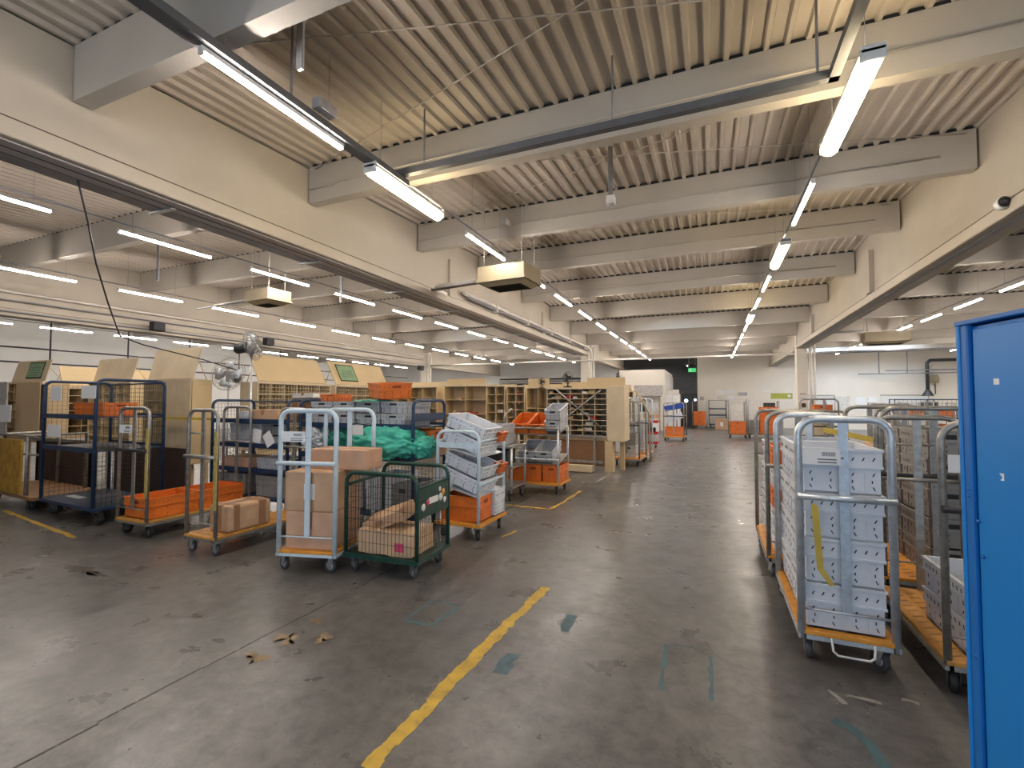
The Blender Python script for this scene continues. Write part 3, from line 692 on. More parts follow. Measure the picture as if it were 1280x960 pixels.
# ------------------------------------------------------------------ right-hand trolleys
hoop_trolley('galvanised trolley packed with white crates, nearest on the right', .755, 3.52, R(0), .485, 1.12, 1.54, 'galv', 'plyorange', tow=True, tube=.024)
stack('wwww', 'front stack of the nearest right trolley', .755, 3.845, .213, W=.43)
stack('wwww', 'rear stack of the nearest right trolley', .755, 4.42, .213, W=.43, L=.5)
tag(MB().add([(.565, 3.455, 1.02), (.605, 3.455, 1.0), (.625, 3.45, .62), (.59, 3.45, .62), (.60, 3.445, .60), (.655, 3.445, .52), (.68, 3.445, .53)], [(0, 3, 2, 1), (3, 4, 5, 6, 2)]).build('strap_tail', 'strap'), 'loose yellow strap hanging on the nearest white crate trolley', 'strap')
tag(MB().obox((.96, 4.35, 1.40), (.34, .006, .04), (0, R(10), R(-35))).build('yellow_strap', 'strap'), 'yellow strap across the top of the nearest white crates', 'strap')
hoop_trolley('galvanised trolley with orange and white crates behind the nearest right one', .74, 5.05, R(0), .52, 1.2, 1.55, 'galvold', 'plyorange', lp=False)
stack('wwowo', 'front stack of the second right trolley', .74, 5.42, .213, H=.2)
stack('wwww', 'rear stack of the second right trolley', .74, 6.0, .213, H=.25, L=.5)
hoop_trolley('galvanised trolley with low white crates beside the blue cabinet', 1.46, 3.42, R(0), .52, 1.15, 1.53, 'galvold', 'ply', dark=True)
stack('ww', 'front of the trolley beside the blue cabinet', 1.50, 3.75, .213, H=.2)
hoop_trolley('worn trolley of dusty grey crates behind the blue cabinet trolley', 1.66, 4.85, R(0), .70, 1.15, 1.60, 'galvold', 'plyorange', dark=True, lp=False, yellowpost=True)
stack('ddddd', 'front stack, worn trolley behind blue cabinet', 1.81, 5.22, .213, H=.24, W=.36)
stack('ddddd', 'rear stack, worn trolley behind blue cabinet', 1.81, 5.78, .213, H=.24, W=.36, L=.45)
hoop_trolley('galvanised trolley with tan box tops farther along the right side', 2.0, 6.6, R(2), .55, 1.1, 1.58, 'galvold', 'plyorange', lp=False)
stack('ddd', 'trolley farther along the right side', 2.0, 7.1, .213, H=.26)
carton('flat tan carton on dusty crates farther along the right side', (2.0, 7.1, 1.0), (.4, .55, .14), mt='cardlight')
hoop_trolley('empty galvanised trolley with orange deck in the gap between right trolleys', 1.72, 8.9, R(3), .5, 1.0, 1.5, 'galvold', 'plyorange', dark=True, lp=False)
hoop_trolley('empty galvanised trolley standing in the mid-ground right of the aisle', 3.15, 10.7, R(-3), .5, 1.0, 1.6, 'galvold', 'plyorange', dark=True, lp=False)
carton('pale tan carton standing in the mid-ground right trolley', (3.15, 11.2, .213), (.4, .5, .85), mt='beigepale', tape=False)
hoop_trolley('galvanised trolley with one orange crate behind the right trolleys', 2.55, 13.6, R(4), .6, 1.0, 1.72, 'galvold', 'plyorange', dark=True, lp=False)
for i, z in enumerate((.213, 1.3)): crate('o' if i else 'd', ['dusty grey crate low on the trolley behind the right trolleys', 'orange crate high on the trolley behind the right trolleys'][i], (2.55, 14.0, z))
carton('tall pale carton under the orange crate behind the right trolleys', (2.55, 14.0, .5), (.4, .5, .79), mt='beigepale', tape=False)

# blue steel cabinet at the right edge
t = thing('blue_cabinet', 'tall bright blue steel cabinet at the right edge', 'cabinet', (.705, 1.867, 0), R(-74.8))
# local x runs towards the camera along the visible face, local +y goes away behind it
CL, CD, CH = 1.7, .55, 1.897
B(0, CL, .012, CD, 0.05, CH-.02).build('carcass', 'blue', t)
B(.0, .012, -.008, CD, .03, CH).build('end_flange', 'blue', t, bevel=.003)
B(.012, .038, -.004, .012, .03, CH-.012).build('edge_stile', 'bluedark', t, bevel=.003)
B(.046, CL, .004, .012, .06, CH-.03).build('face_panel', 'blue', t, bevel=.003)
B(.0, CL, -.012, CD, CH-.014, CH).build('top_rail', 'bluedark', t, bevel=.003)
B(.0, CL, 0, CD, 0, .05).build('plinth', 'bluedark', t)
B(.115, .132, .0025, .004, 1.70, 1.717).build('sticker', 'paper', t)
MB().add([(.122, .003, 1.452), (.137, .003, 1.452), (.137, .003, 1.432), (.124, .003, 1.432), (.132, .003, 1.440)], [(0, 4, 2, 1), (4, 3, 2)]).build('paint_chip', 'paper', t)
for k, (u, z) in enumerate(((.026, 1.39), (.026, 1.37), (.05, 1.30), (.03, .9), (.06, 1.2))):
    MB().lathe([(0, -.0055), (.005, -.0055), (.005, 0), (0, 0)], 10, (u, -.0005 if u < .04 else .003, z), 'y').build('bolt_hole', 'bluedark', t)
for k in range(2): MB().lathe([(0, 0), (.006, 0), (.006, .005), (0, .005)], 10, (.03+.2*k, .02, CH), 'z').build('rivet', 'bluedark', t)

# ------------------------------------------------------------------ left foreground
CRZ[0] = R(75)
wt = hoop_trolley('pale blue trolley holding three cardboard boxes, left of the green cage', -3.60, 3.42, R(14), .585, .80, 1.555, 'bluewhite', 'plyorange', tube=.023)
def onw(lx, ly, z):
    c, s_ = math.cos(R(14)), math.sin(R(14)); return (-3.60+lx*c-ly*s_, 3.42+lx*s_+ly*c, z)
carton('large cardboard box at the bottom of the pale blue trolley', onw(.0, .315, .213), (.5, .55, .36), R(14), 'cardfaded')
carton('large cardboard box with white address label, middle of the pale blue trolley', onw(-.02, .33, .575), (.52, .55, .38), R(14), 'card', tag_=True)
carton('long cardboard box lying on top of the stack in the pale blue trolley', onw(.17, .42, .957), (.66, .32, .2), R(8), 'cardfaded')

# parcel trolley
hoop_trolley('worn steel trolley with plywood deck and one taped parcel', -5.05, 3.36, R(0), .47, 1.2, 1.55, 'galvold', 'ply', lp=False, yellowpost=True)
pz = thing('parcel', 'crumpled brown parcel wrapped with shiny tape on the plywood trolley', 'parcel', (-4.99, 3.78, .213), R(-2))
mb = MB(); mb.box(-.17, .17, -.26, .26, 0, .29); o = mb.build('wrapping', 'card', pz, bevel=.03)
for (y0_, y1_) in ((-.20, -.13), (.10, .19)): B(-.1715, .1715, y0_, y1_, .02, .2915).build('tape_band', 'tape', pz)
B(-.05, .05, -.2615, .262, .03, .292).build('tape_band', 'tape', pz); B(.1695, .172, -.06, .06, .10, .2).build('address_label', 'cardlight', pz)
CRZ[0] = R(25)
# orange crate trolley
hoop_trolley('worn steel trolley carrying low orange crates beside the navy cage', -6.5, 3.48, R(0), .58, 1.35, 1.56, 'galvold', 'ply', dark=True, yellowpost=True)
for i, (yy, n) in enumerate(((3.83, 1), (4.47, 1))):
    stack('o', ['front of the worn steel trolley', 'rear of the worn steel trolley'][i], -6.5, yy, .213, H=.25, W=.5, L=.62)
tag(MB().obox((-7.4, 5.05, 1.36), (2.6, .05, .04), (0, 0, R(2))).build('yellow_tape', 'strap'), 'yellow band stretched behind the orange crate trolley', 'strap')

def cage_panel(par, pts, nu, nv, mt='wire', r=.0022, name='mesh_panel'):
    a, b, c, d = [Vector(p) for p in pts]; mb = MB()
    for i in range(nu+1):
        t_ = i/nu; mb.tube([a.lerp(b, t_), d.lerp(c, t_)], r, 4, False)
    for j in range(nv+1):
        t_ = j/nv; mb.tube([a.lerp(d, t_), b.lerp(c, t_)], r, 4, False)
    return mb.build(name, mt, par)
# green cage
t = thing('mesh_cart', 'low dark green wire cage cart with torn brown parcels', 'cart', (-3.28, 3.60, 0), R(3), None)
GW, GD, GH = .79, .60, .96
for y in (0, GD):
    T([(p[0]+GW/2, y, p[2]) for p in hoop(GW, GH-.0 if y == 0 else GH+.02, .16, .1)], .02, 10).build('end_hoop', 'green', t)
for x in (0.0, GW):
    T([(x, 0, GH-.12), (x, GD, GH-.1)], .014, 8).build('side_rail', 'green', t)
B(-.02, GW+.02, -.02, GD+.02, .15, .185).build('chassis', 'green', t)
B(-.005, GW+.005, -.03, -.02, .155, .2).build('front_channel', 'green', t)
cage_panel(t, [(.02, 0, .2), (GW-.02, 0, .2), (GW-.02, 0, GH-.02), (.02, 0, GH-.02)], 18, 7)
cage_panel(t, [(.02, GD, .2), (GW-.02, GD, .2), (GW-.02, GD, GH), (.02, GD, GH)], 18, 7)
cage_panel(t, [(0, .02, .2), (0, GD-.02, .2), (0, GD-.02, GH-.12), (0, .02, GH-.12)], 14, 7)
cage_panel(t, [(GW, .02, .2), (GW, GD-.02, .2), (GW, GD-.02, GH-.12), (GW, .02, GH-.12)], 14, 7)
pn = B(GW-.004, GW+.012, .02, GD-.02, .56, .84).build('side_board', 'green', t)
for k, (yy, zz, rr, mm) in enumerate(((.09, .66, .035, 'paper'), (.17, .69, .03, 'pink'), (.42, .70, .04, 'paper'), (.47, .74, .035, 'orangestick'), (.40, .78, .025, 'paper'), (.50, .66, .03, 'paper'))):
    MB().lathe([(0, .0005), (rr, .0005), (rr, .002), (0, .002)], 14, (GW+.012+.0004*k, yy, zz), 'x').build('sticker', mm, pn)
B(GW+.0125, GW+.014, .19, .37, .67, .73).build('banner_sticker', 'paper', pn)
for x in (.07, GW-.06):
    for y in (.06, GD-.06): caster(t, x, y, False, R(55))
CRZ[0] = None
c_, s_ = math.cos(R(3)), math.sin(R(3))
def ing(lx, ly, z): return (-3.28+lx*c_-ly*s_, 3.60+lx*s_+ly*c_, z)
def lump(name, label, cat, loc, dims, rz, mt, rot=None, seed=0, amp=.03, part='wrap'):
    t = thing(name, label, cat, loc, rz, None, rot); mb = MB(); n = 8
    W, D, H = dims; idx = {}; vs = []; fs = []
    def vid(i, j, k):
        if (i, j, k) in idx: return idx[i, j, k]
        p = Vector(((i/n-.5)*W, (j/n-.5)*D, k/n*H)); q = p*7+Vector((seed, seed*2, 0))
        d = mnoise.noise_vector(q)*amp; p = p+d
        p.z = max(0.0, p.z); p.x = max(-W/2, min(W/2, p.x)); p.y = max(-D/2, min(D/2, p.y))
        idx[i, j, k] = len(vs); vs.append(tuple(p)); return idx[i, j, k]
    for a in range(n):
        for b in range(n):
            fs += [(vid(a, b, 0), vid(a, b+1, 0), vid(a+1, b+1, 0), vid(a+1, b, 0)), (vid(a, b, n), vid(a+1, b, n), vid(a+1, b+1, n), vid(a, b+1, n)),
                   (vid(a, 0, b), vid(a+1, 0, b), vid(a+1, 0, b+1), vid(a, 0, b+1)), (vid(a, n, b), vid(a, n, b+1), vid(a+1, n, b+1), vid(a+1, n, b)),
                   (vid(0, a, b), vid(0, a, b+1), vid(0, a+1, b+1), vid(0, a+1, b)), (vid(n, a, b), vid(n, a+1, b), vid(n, a+1, b+1), vid(n, a, b+1))]
    mb.add(vs, fs); o = mb.build(part, mt, t); return t
p1 = lump('parcel', 'crushed brown parcel with pink label at the bottom of the green cage', 'parcel', ing(.40, .26, .187), (.6, .44, .22), R(4), 'cardlight', seed=3, amp=.035)
B(.12, .22, -.222, -.219, .05, .13).build('pink_label', 'pink', p1)
p2 = lump('parcel', 'torn brown parcel leaning on top inside the green cage', 'parcel', ing(.33, .3, .43), (.46, .3, .13), 0, 'card', rot=(R(8), R(-22), R(6)), seed=9, amp=.03)
B(-.1, 0, -.152, -.149, .04, .09).build('print_mark', 'tape', p2)

# ------------------------------------------------------------------ navy carts
def navy_cart(label, x, y, W, D, H, shelves, back=True, ends='hoop', rz=0, endmesh=True, lip=.045, rev=False):
    t = thing('shelf_cart', label, 'cart', (x, y, 0), rz, 'navy steel shelf carts')
    for xx in (0, W):
        pts = [(xx, p[0]+D/2, p[2]) for p in hoop(D, H, .2, .09)]
        T(pts, .021, 10).build('end_hoop', 'navy', t)
        if endmesh: cage_panel(t, [(xx, .03, .25), (xx, D-.03, .25), (xx, D-.03, H-.05), (xx, .03, H-.05)], int(D/.06), int(H/.07), 'wire', .0022, 'end_mesh')
        else:
            B(xx-.012, xx+.012, .0, D, H-.26, H-.16).build('end_plate', 'navy', t)
    if back:
        cage_panel(t, [(0, D, .25), (W, D, .25), (W, D, H-.03), (0, D, H-.03)], int(W/.06), int(H/.07), 'wire', .0022, 'back_mesh')
        T([(0, D, H-.02), (W, D, H-.02)], .014, 8).build('back_rail', 'navy', t)
    for z in shelves:
        s_ = MB().box(0, W, 0, D, z, z+.012); s_.box(0, W, -.012, 0, z-.02, z+lip); s_.box(0, W, D, D+.012, z-.02, z+lip)
        s_.build('shelf', 'navy', t)
    B(-.02, W+.02, -.02, D+.02, .205, .25).build('base', 'navy', t, bevel=.008)
    for xx in (.09, W-.09):
        for yy in (.09, D-.09): caster(t, xx, yy, True, sc=1.28)
    return t
n1 = navy_cart('tall navy mesh cage cart with an orange crate on its top shelf', -8.95, 3.62, 1.55, .80, 1.93, (.98, 1.42), rz=R(-4))
stack('o', 'top shelf of the tall navy cage', -8.1, 3.96, 1.433, rz=R(86), H=.19, W=.42, L=.85)
for k, (x, z, w_, h_) in enumerate(((.28, 1.65, .33, .2), (1.2, 1.68, .4, .17), (.22, 1.14, .4, .17))):
    B(x, x+w_, -.028, -.024, z, z+h_).build('paper_sheet', 'paper', n1)
B(.2, .6, .2, .3, .25, .256).build('label_strip', 'paper', n1)
n2 = navy_cart('navy shelf cart with grey crates and boxes behind the parcel trolley', -7.15, 4.9, 1.6, .72, 1.66, (.62, .98, 1.34), rz=R(0))
for k, (x, z) in enumerate(((-6.55, .994), (-6.55, 1.15))): crate('g', ['lower', 'upper'][k]+' low grey crate on the middle shelf of the navy cart behind the parcel trolley', (x, 5.25, z), (0, 0, R(90)), .155, .5, .7)
carton('open brown carton on top of the navy cart behind the parcel trolley', (-6.1, 5.12, 1.354), (.55, .4, .17), R(4), 'card')
carton('tall brown carton at the right end on top of the navy cart', (-5.72, 5.42, 1.354), (.28, .36, .34), R(0), 'brown')
carton('flat pale grey carton lying on the tall brown carton of the navy cart', (-5.66, 5.42, 1.697), (.5, .3, .07), R(-8), 'skinpaper')
crate('o', 'small orange crate on the left grey crates of the long navy cart', (-4.87, 5.12, 1.648), (0, 0, R(20)), .1, .3, .4)
carton('small brown carton on lower shelf of the navy cart behind the parcel trolley', (-6.75, 5.2, .634), (.6, .4, .16), R(0), 'cardfaded')
stack('g', 'lower shelf of the navy cart behind the parcel trolley', -6.0, 5.2, .634, rz=R(90), H=.17)
lump('bubble_wrap', 'crumpled clear plastic wrap on top of the navy cart behind the parcel trolley', 'packaging', (-6.45, 5.15, 1.354), (.5, .3, .13), 0, 'plasticbag', seed=5, amp=.05, part='film')
for k, (x, rz_, z) in enumerate(((1.02, 8, 1.14), (1.26, -32, 1.10))): MB().obox((x, -.03, z), (.17, .004, .2), (0, R(rz_), 0)).build('paper_sheet', 'paper', n2)
n3 = navy_cart('long navy shelf cart loaded with green sacks and grey crates', -5.2, 4.80, 1.85, .72, 1.66, (.92, 1.32), endmesh=False, back=False)
plate(n3, 1.22, -.27, 1.24, .19, .12, False)
for q in (-.07, .07): T([(1.22+q, -.02, 1.37), (1.22+q, -.272, 1.355)], .002, 4).build('card_string', 'whiteplastic', n3)
k = 0
for col, x in enumerate((-4.85, -4.46, -4.07, -3.68)):
    for row in range(2):
        crate('g', 'grey crate on the long navy cart, %s row, %s from left' % (['lower', 'upper'][row], ORD[col]), (x, 5.12, 1.334+row*.156), (0, 0, random.uniform(-.03, .03)), .155, .37, .6, 'grey crates on the long navy cart'); k += 1
crate('o', 'orange crate tilted on top of the grey crates of the long navy cart', (-3.86, 5.0, 1.69), (R(3), R(-3), R(55)), .2, .40, .60)
carton('flat brown carton at the right end of the long navy cart', (-3.55, 5.28, .934), (.5, .4, .15), 0, 'card')
crate('o', 'orange crate lying behind the right hoop of the long navy cart', (-3.55, 5.28, 1.087), (0, 0, R(90)), .19, .38, .50)
for i, (x, kk) in enumerate(((-4.85, 'd'), (-4.38, 'g'), (-3.92, 'w'), (-3.55, 'd'))):
    crate(kk, '%s crate on the base of the long navy cart, %s from left' % (COLN[kk], ORD[i]), (x, 5.16, .252), (0, 0, 0), .36 if i % 2 else .45, .42 if i < 3 else .3, .6)
for i, (x, kk) in enumerate(((-6.78, 'd'), (-5.95, 'd'))):
    crate(kk, '%s crate on the base of the navy cart behind the parcel trolley' % ['left dusty grey', 'right dusty grey'][i], (x, 5.26, .252), (0, 0, R(90)), .3, .6, .62)
def sack(label, loc, dims, mt, seed):
    t = thing('mail_sack', label, 'sack', loc); mb = MB(); nu, nv = 96, 64; vs = []
    for j in range(nv+1):
        th = PI*j/nv
        for i in range(nu):
            ph = 2*PI*i/nu
            d = Vector((math.sin(th)*math.cos(ph), math.sin(th)*math.sin(ph), math.cos(th)))
            q = d*1.6+Vector((seed*3.1, seed, 0)); q = q+mnoise.noise_vector(q*1.3)*.7
            qs = Vector((q.x*1.0+.5*q.z, q.y, q.z*.55))
            f1 = max(0.0, 1-abs(mnoise.noise(qs*1.9))); f2 = max(0.0, 1-abs(mnoise.noise(qs*4.6+Vector((5, 1, 2)))))
            r = .70+.34*(f1**2.2)+.16*(f2**1.6)+.16*mnoise.noise(q*.8)
            p = Vector((d.x*dims[0]*.5*r, d.y*dims[1]*.5*r, (d.z*r*.5+.5)*dims[2]))
            p.z = max(.002, p.z-.04); vs.append(tuple(p))
    fs = []
    for j in range(nv):
        for i in range(nu): fs.append((j*nu+i, (j+1)*nu+i, (j+1)*nu+(i+1) % nu, j*nu+(i+1) % nu))
    mb.add(vs, fs, True); mb.build('cloth', mt, t); return t
sack('bright mint green cloth sack bulging from the long navy cart', (-3.80, 4.90, .935), (.98, .66, .45), 'teal', 1)
sack('smaller mint green cloth sack at the right end of the long navy cart', (-3.45, 5.02, .935), (.45, .55, .36), 'teal', 4)
sack('dark bottle green cloth sack on the left of the long navy cart', (-4.45, 4.98, .935), (.72, .55, .40), 'tealdark', 7)
sack('pale crumpled plastic bag at the left end of the long navy cart', (-4.98, 4.95, .935), (.42, .5, .40), 'plasticbag', 11)
sack('small wad of mint green cloth under the tilted orange crate', (-4.05, 4.95, 1.648), (.62, .5, .06), 'teal', 14)

# leftmost trolley
t = thing('board_trolley', 'steel frame trolley with yellow plywood end board at the left edge', 'trolley', (-10.45, 3.72, 0), R(-4))
for xx in (0, 1.0): T([(xx, 0, .2), (xx, 0, 1.12), (xx, .7, 1.12), (xx, .7, .2)], .028, 10).build('end_frame', 'galvold', t)
T([(0, 0, 1.12), (1.3, 0, 1.12)], .02, 8).build('top_rail', 'galvold', t); T([(0, .02, .82), (1.3, .02, .85)], .02, 8).build('mid_rail', 'galvold', t)
B(-.6, .96, -.06, -.03, .25, 1.06).build('end_board', 'woodold', t)
B(-.7, 1.35, -.05, .75, .19, .235).build('deck', 'plydark', t)
for xx in (-.5, 1.0):
    for yy in (.05, .65): caster(t, xx, yy, True, sc=1.2)
struct_ = None
# ------------------------------------------------------------------ sorting frames
def frame(label, x, y, rz, W, D, z0, z1, cols, rows, board=True, board_h=.62, lean=20, stand=True, mt='beige', poster=False, lower=None, back='beigepale', planks=False, group='beige sorting frames', bmt='beige', boardrev=False, wire=False):
    t = thing('sorting_frame', label, 'sorting frame', (x, y, 0), rz, group)
    th = .02
    for xx in (0, W-th):
        sp = B(xx, xx+th, 0, D, z0, z1).build('side_panel', mt, t)
    if planks:
        for k in range(4): B(-.012, 0.0, .01+k*(D-.02)/4, .01+(k+1)*(D-.02)/4-.008, z0+.0, z1-.02).build('plank', 'beigepale', t)
    B(th, W-th, D-.012, D, z0, z1).build('back_panel', back, t)
    for r in range(rows+1):
        z = z0+(z1-z0-th)*r/rows; B(th, W-th, .005, D-.012, z, z+th*.7).build('shelf', mt, t)
    for c in range(1, cols):
        xx = W*c/cols; B(xx-.006, xx+.006, .008, D-.013, z0+th, z1-th).build('divider', mt, t)
    if wire: cage_panel(t, [(0.03, -.006, z0+.05), (W-.03, -.006, z0+.05), (W-.03, -.006, z1-.03), (.03, -.006, z1-.03)], int(W/.07), int((z1-z0)/.07), 'wirebeige', .004, 'front_mesh')
    B(-.01, W+.01, -.012, .012, z1-.03, z1+.012).build('top_edge', 'beigepale', t)
    if stand:
        for xx in (.02, W-.07):
            for yy in (.02, D-.07): B(xx, xx+.05, yy, yy+.05, 0, z0).build('leg', 'beigetan', t)
        B(.02, W-.02, .03, .06, z0-.09, z0).build('apron', 'beigetan', t)
    if lower: B(.03, W-.03, .06, .085, .12, z0-.02).build('lower_panel', lower, t)
    if board:
        a = R(lean if not boardrev else -lean); yb = D*.15 if not boardrev else D*.85
        bo = MB().obox((W/2, yb+math.sin(a)*board_h/2, z1+.02+math.cos(a)*board_h/2), (W*.92, .016, board_h), (-a, 0, 0)).build('top_board', bmt, t)
        for xx in (.1, W-.1):
            T([(xx, D*.9 if not boardrev else D*.1, z1), (xx, yb+math.sin(a)*board_h*.7, z1+math.cos(a)*board_h*.7)], .008, 5).build('board_stay', 'beigetan', t)
        if poster:
            cx = W*poster; u = .30
            def onb(u_, off): return (cx, yb+math.sin(a)*u_-math.cos(a)*off, z1+.02+math.cos(a)*u_+math.sin(a)*off)
            u = board_h*.52; ph = board_h*.66
            fr = MB().obox(onb(u, .012), (.56, .006, ph+.05), (-a, 0, 0)).build('poster_frame', 'black', t)
            MB().obox(onb(u, .016), (.51, .006, ph), (-a, 0, 0)).build('poster', 'greenposter', t)
            ln = MB()
            for k in range(4): ln.obox(onb(u-.1+.05*k, .020), (.36, .002, .015), (-a, 0, 0))
            ln.build('print_lines', 'ink', t)
    return t
fa = frame('sorting frame with planked door panel behind the navy cage', -9.48, 5.2, 0, 1.36, .34, .57, 2.02, 5, 8, True, .56, 13, lower='beigepale', wire=True, bmt='beigepale')
for k in range(4): B(.64+k*.18, .64+(k+1)*.18-.006, -.03, -.012, .57, 1.99).build('plank', 'beigepale', fa)
B(.63, 1.37, -.035, -.01, 1.99, 2.03).build('door_rail', 'beigepale', fa)
frame('sorting frame with wire grid front behind the parcel trolley', -7.5, 5.95, R(90), 1.75, .45, .75, 2.0, 6, 6, True, .56, 28, wire=True, mt='beigepale')
frame('sorting frame with green poster on its sloped top board', -7.5, 7.85, R(90), 1.95, .45, .75, 2.0, 6, 6, True, .58, 28, poster=.28, wire=True, mt='beigepale')
frame('sorting frame with blank sloped board seen past the tall navy cage', -12.0, 5.55, 0, 1.45, .4, .7, 2.03, 6, 6, True, .48, 13, bmt='beigepale')
fc = frame('sorting frame with tan door panel and green poster at the left edge', -12.82, 4.6, 0, 1.36, .4, .95, 2.0, 5, 6, True, .42, 13, poster=.62, mt='beigetan', bmt='beigepale')
B(.47, 1.35, -.03, -.012, 1.0, 1.99).build('door_panel', 'beigetan', fc); B(1.36, 1.5, -.02, .02, 1.0, 1.95).build('dark_edge', 'browndark', fc)
frame('beige sorting frame far at the left edge behind the papers', -13.2, 5.6, R(90), 2.0, .6, .9, 1.95, 5, 6, True, .5, 24)
t = thing('notice_board', 'board pinned with white papers at the left edge', 'board', (-12.75, 4.3, .95), R(6))
B(-.9, .62, 0, .02, .1, 1.05).build('panel', 'boxgrey', t)
for k in range(9):
    x = -.75+.42*(k % 3)+random.uniform(-.05, .05); z = .12+.3*(k//3); B(x, x+.3, -.006-.001*k, -.003-.001*k, z, z+.27).build('paper_sheet', 'paper', t)
    pr_ = MB(); [pr_.box(x+.04, x+.24-.03*q, -.0075-.001*k, -.006-.001*k, z+.05+.05*q, z+.065+.05*q) for q in range(4)]; pr_.build('print', 'ink', t)
B(.4, .8, -.02, -.012, .3, .62).build('paper_sheet', 'paper', t)
T([(-.6, .05, -.95), (-.6, .05, .1)], .03).build('stand_leg', 'darksteel', t); T([(.5, .05, -.95), (.5, .05, .1)], .03).build('stand_leg', 'darksteel', t)
tag(B(-9.48, -7.6, 4.78, 4.81, .0, .9).build('panel_board', 'browndark'), 'dark brown board standing behind the navy cage', 'board')
t = thing('bench_back', 'dark brown panelled bench behind the left edge trolley', 'bench', (-11.4, 4.52, 0))
B(0, 1.88, 0, .04, .1, .93).build('panel', 'browndark', t); B(-.03, 1.85, -.05, .06, .93, .98).build('top', 'galvold', t)
for xx in (.02, 1.72): B(xx, xx+.06, 0, .05, 0, .93).build('leg', 'browndark', t)

# shelving across the back (faces the camera)
frame('open sorting shelf far left in the back row, no header', -8.3, 11.6, 0, 1.0, .5, .5, 2.08, 2, 5, False, stand=True, back='beigepale')
frame('sorting shelf with tall header board in the back row', -7.05, 11.6, 0, 1.35, .5, .5, 2.1, 2, 4, True, .17, 0, back='beigepale')
frame('narrow sorting shelf with many shelves in the back row, left one', -5.65, 11.5, 0, .55, .45, .4, 2.08, 2, 7, False)
frame('narrow sorting shelf with many shelves in the back row, right one', -5.05, 11.5, 0, .52, .45, .4, 2.06, 2, 8, False)
frame('beige sorting shelf with header behind the orange crate cart', -4.4, 11.3, 0, .62, .5, .4, 2.02, 2, 3, True, .2, 0, back='beigetan')
big = frame('large end sorting frame with brown base panel beside the aisle', -3.75, 11.0, 0, 1.5, .7, .82, 1.98, 5, 9, False, lower='brown', mt='beigepale', back='beigepale')
B(1.0, 1.9, .1, .12, 2.0, 2.22).build('header_board', 'beige', big)
B(1.5, 1.9, -.02, .7, .72, 2.02).build('end_cupboard', 'beigepale', big, bevel=.01)
B(1.45, 1.62, -.02, .3, 0, .72).build('end_leg', 'beigetan', big); B(1.7, 1.8, .5, .6, 0, .72).build('end_leg', 'beigetan', big)
B(-.2, 1.4, -.05, -.02, .8, .86).build('rail', 'galvold', big); B(-.2, 1.4, -.05, -.02, .2, .26).build('rail', 'galvold', big)
B(1.18, 1.23, -.06, -.02, .12, .82).build('rail_post', 'galvold', big)
B(-.6, 1.2, -.3, -.05, .02, .16).build('plinth_board', 'beigepale', big)
for (a, b) in (((.25, 1.95), (1.35, 1.05)), ((1.35, 1.92), (.25, 1.05))): T([(a[0], -.03, a[1]), (b[0], -.03, b[1])], .022, 6).build('cross_brace', 'galvold', big)
MB().obox((.75, .2, 1.72), (.5, .02, .34), (0, 0, 0)).build('brown_card', 'brown', big)
frame('second sorting frame behind the large end frame', -4.1, 13.2, 0, 1.5, .6, .8, 2.0, 4, 6, True, .2, 0)
frame('third sorting frame farther along the left of the aisle', -4.2, 16.0, 0, 1.8, .6, .8, 2.0, 4, 6, True, .2, 0)
for i, (x, y, W) in enumerate(((-12.5, 13.5, 2.2), (-10.2, 13.6, 2.0), (-9.0, 16.5, 2.2), (-6.9, 17.0, 2.0), (-13.5, 18, 2.4))):
    frame('distant beige sorting frame in the left bay, %s' % ['leftmost of the nearer pair', 'right of the nearer pair', 'middle of the far three', 'rightmost of the far three', 'leftmost of the far three'][i], x, y, 0, W, .6, .7, 2.0, 4, 5, True, .3, 15)
# mail in the back shelves
for k in range(46):
    if k < 24: bx, by, W, z0, z1, rows = -3.75, 11.0, 1.4, .82, 1.98, 9
    elif k < 36: bx, by, W, z0, z1, rows = -5.65, 11.5, 1.1, .4, 2.06, 7
    else: bx, by, W, z0, z1, rows = -7.05, 11.6, 1.3, .5, 2.1, 4
    r = random.randrange(rows); z = z0+(z1-z0-.02)*r/rows+.016
    mm = random.choice(['paper', 'card', 'boxgrey', 'strapdirty', 'browndark', 'red'])
    nm = {'paper': 'white', 'card': 'brown', 'boxgrey': 'grey', 'strapdirty': 'yellow', 'browndark': 'dark', 'red': 'red'}[mm]
    wh = 'large end sorting frame' if k < 24 else ('narrow back row shelves' if k < 36 else 'header board shelf')
    tag(B(0, random.uniform(.1, .2), 0, .25, 0, random.uniform(.03, .08)).build('mail_bundle', mm, None, (bx+.04+random.random()*(W-.3), by+.04, z)), '%s letter bundle in the %s, %s shelf from bottom' % (nm, wh, ORD[r]), 'mail', 'mail bundles in the back shelves')

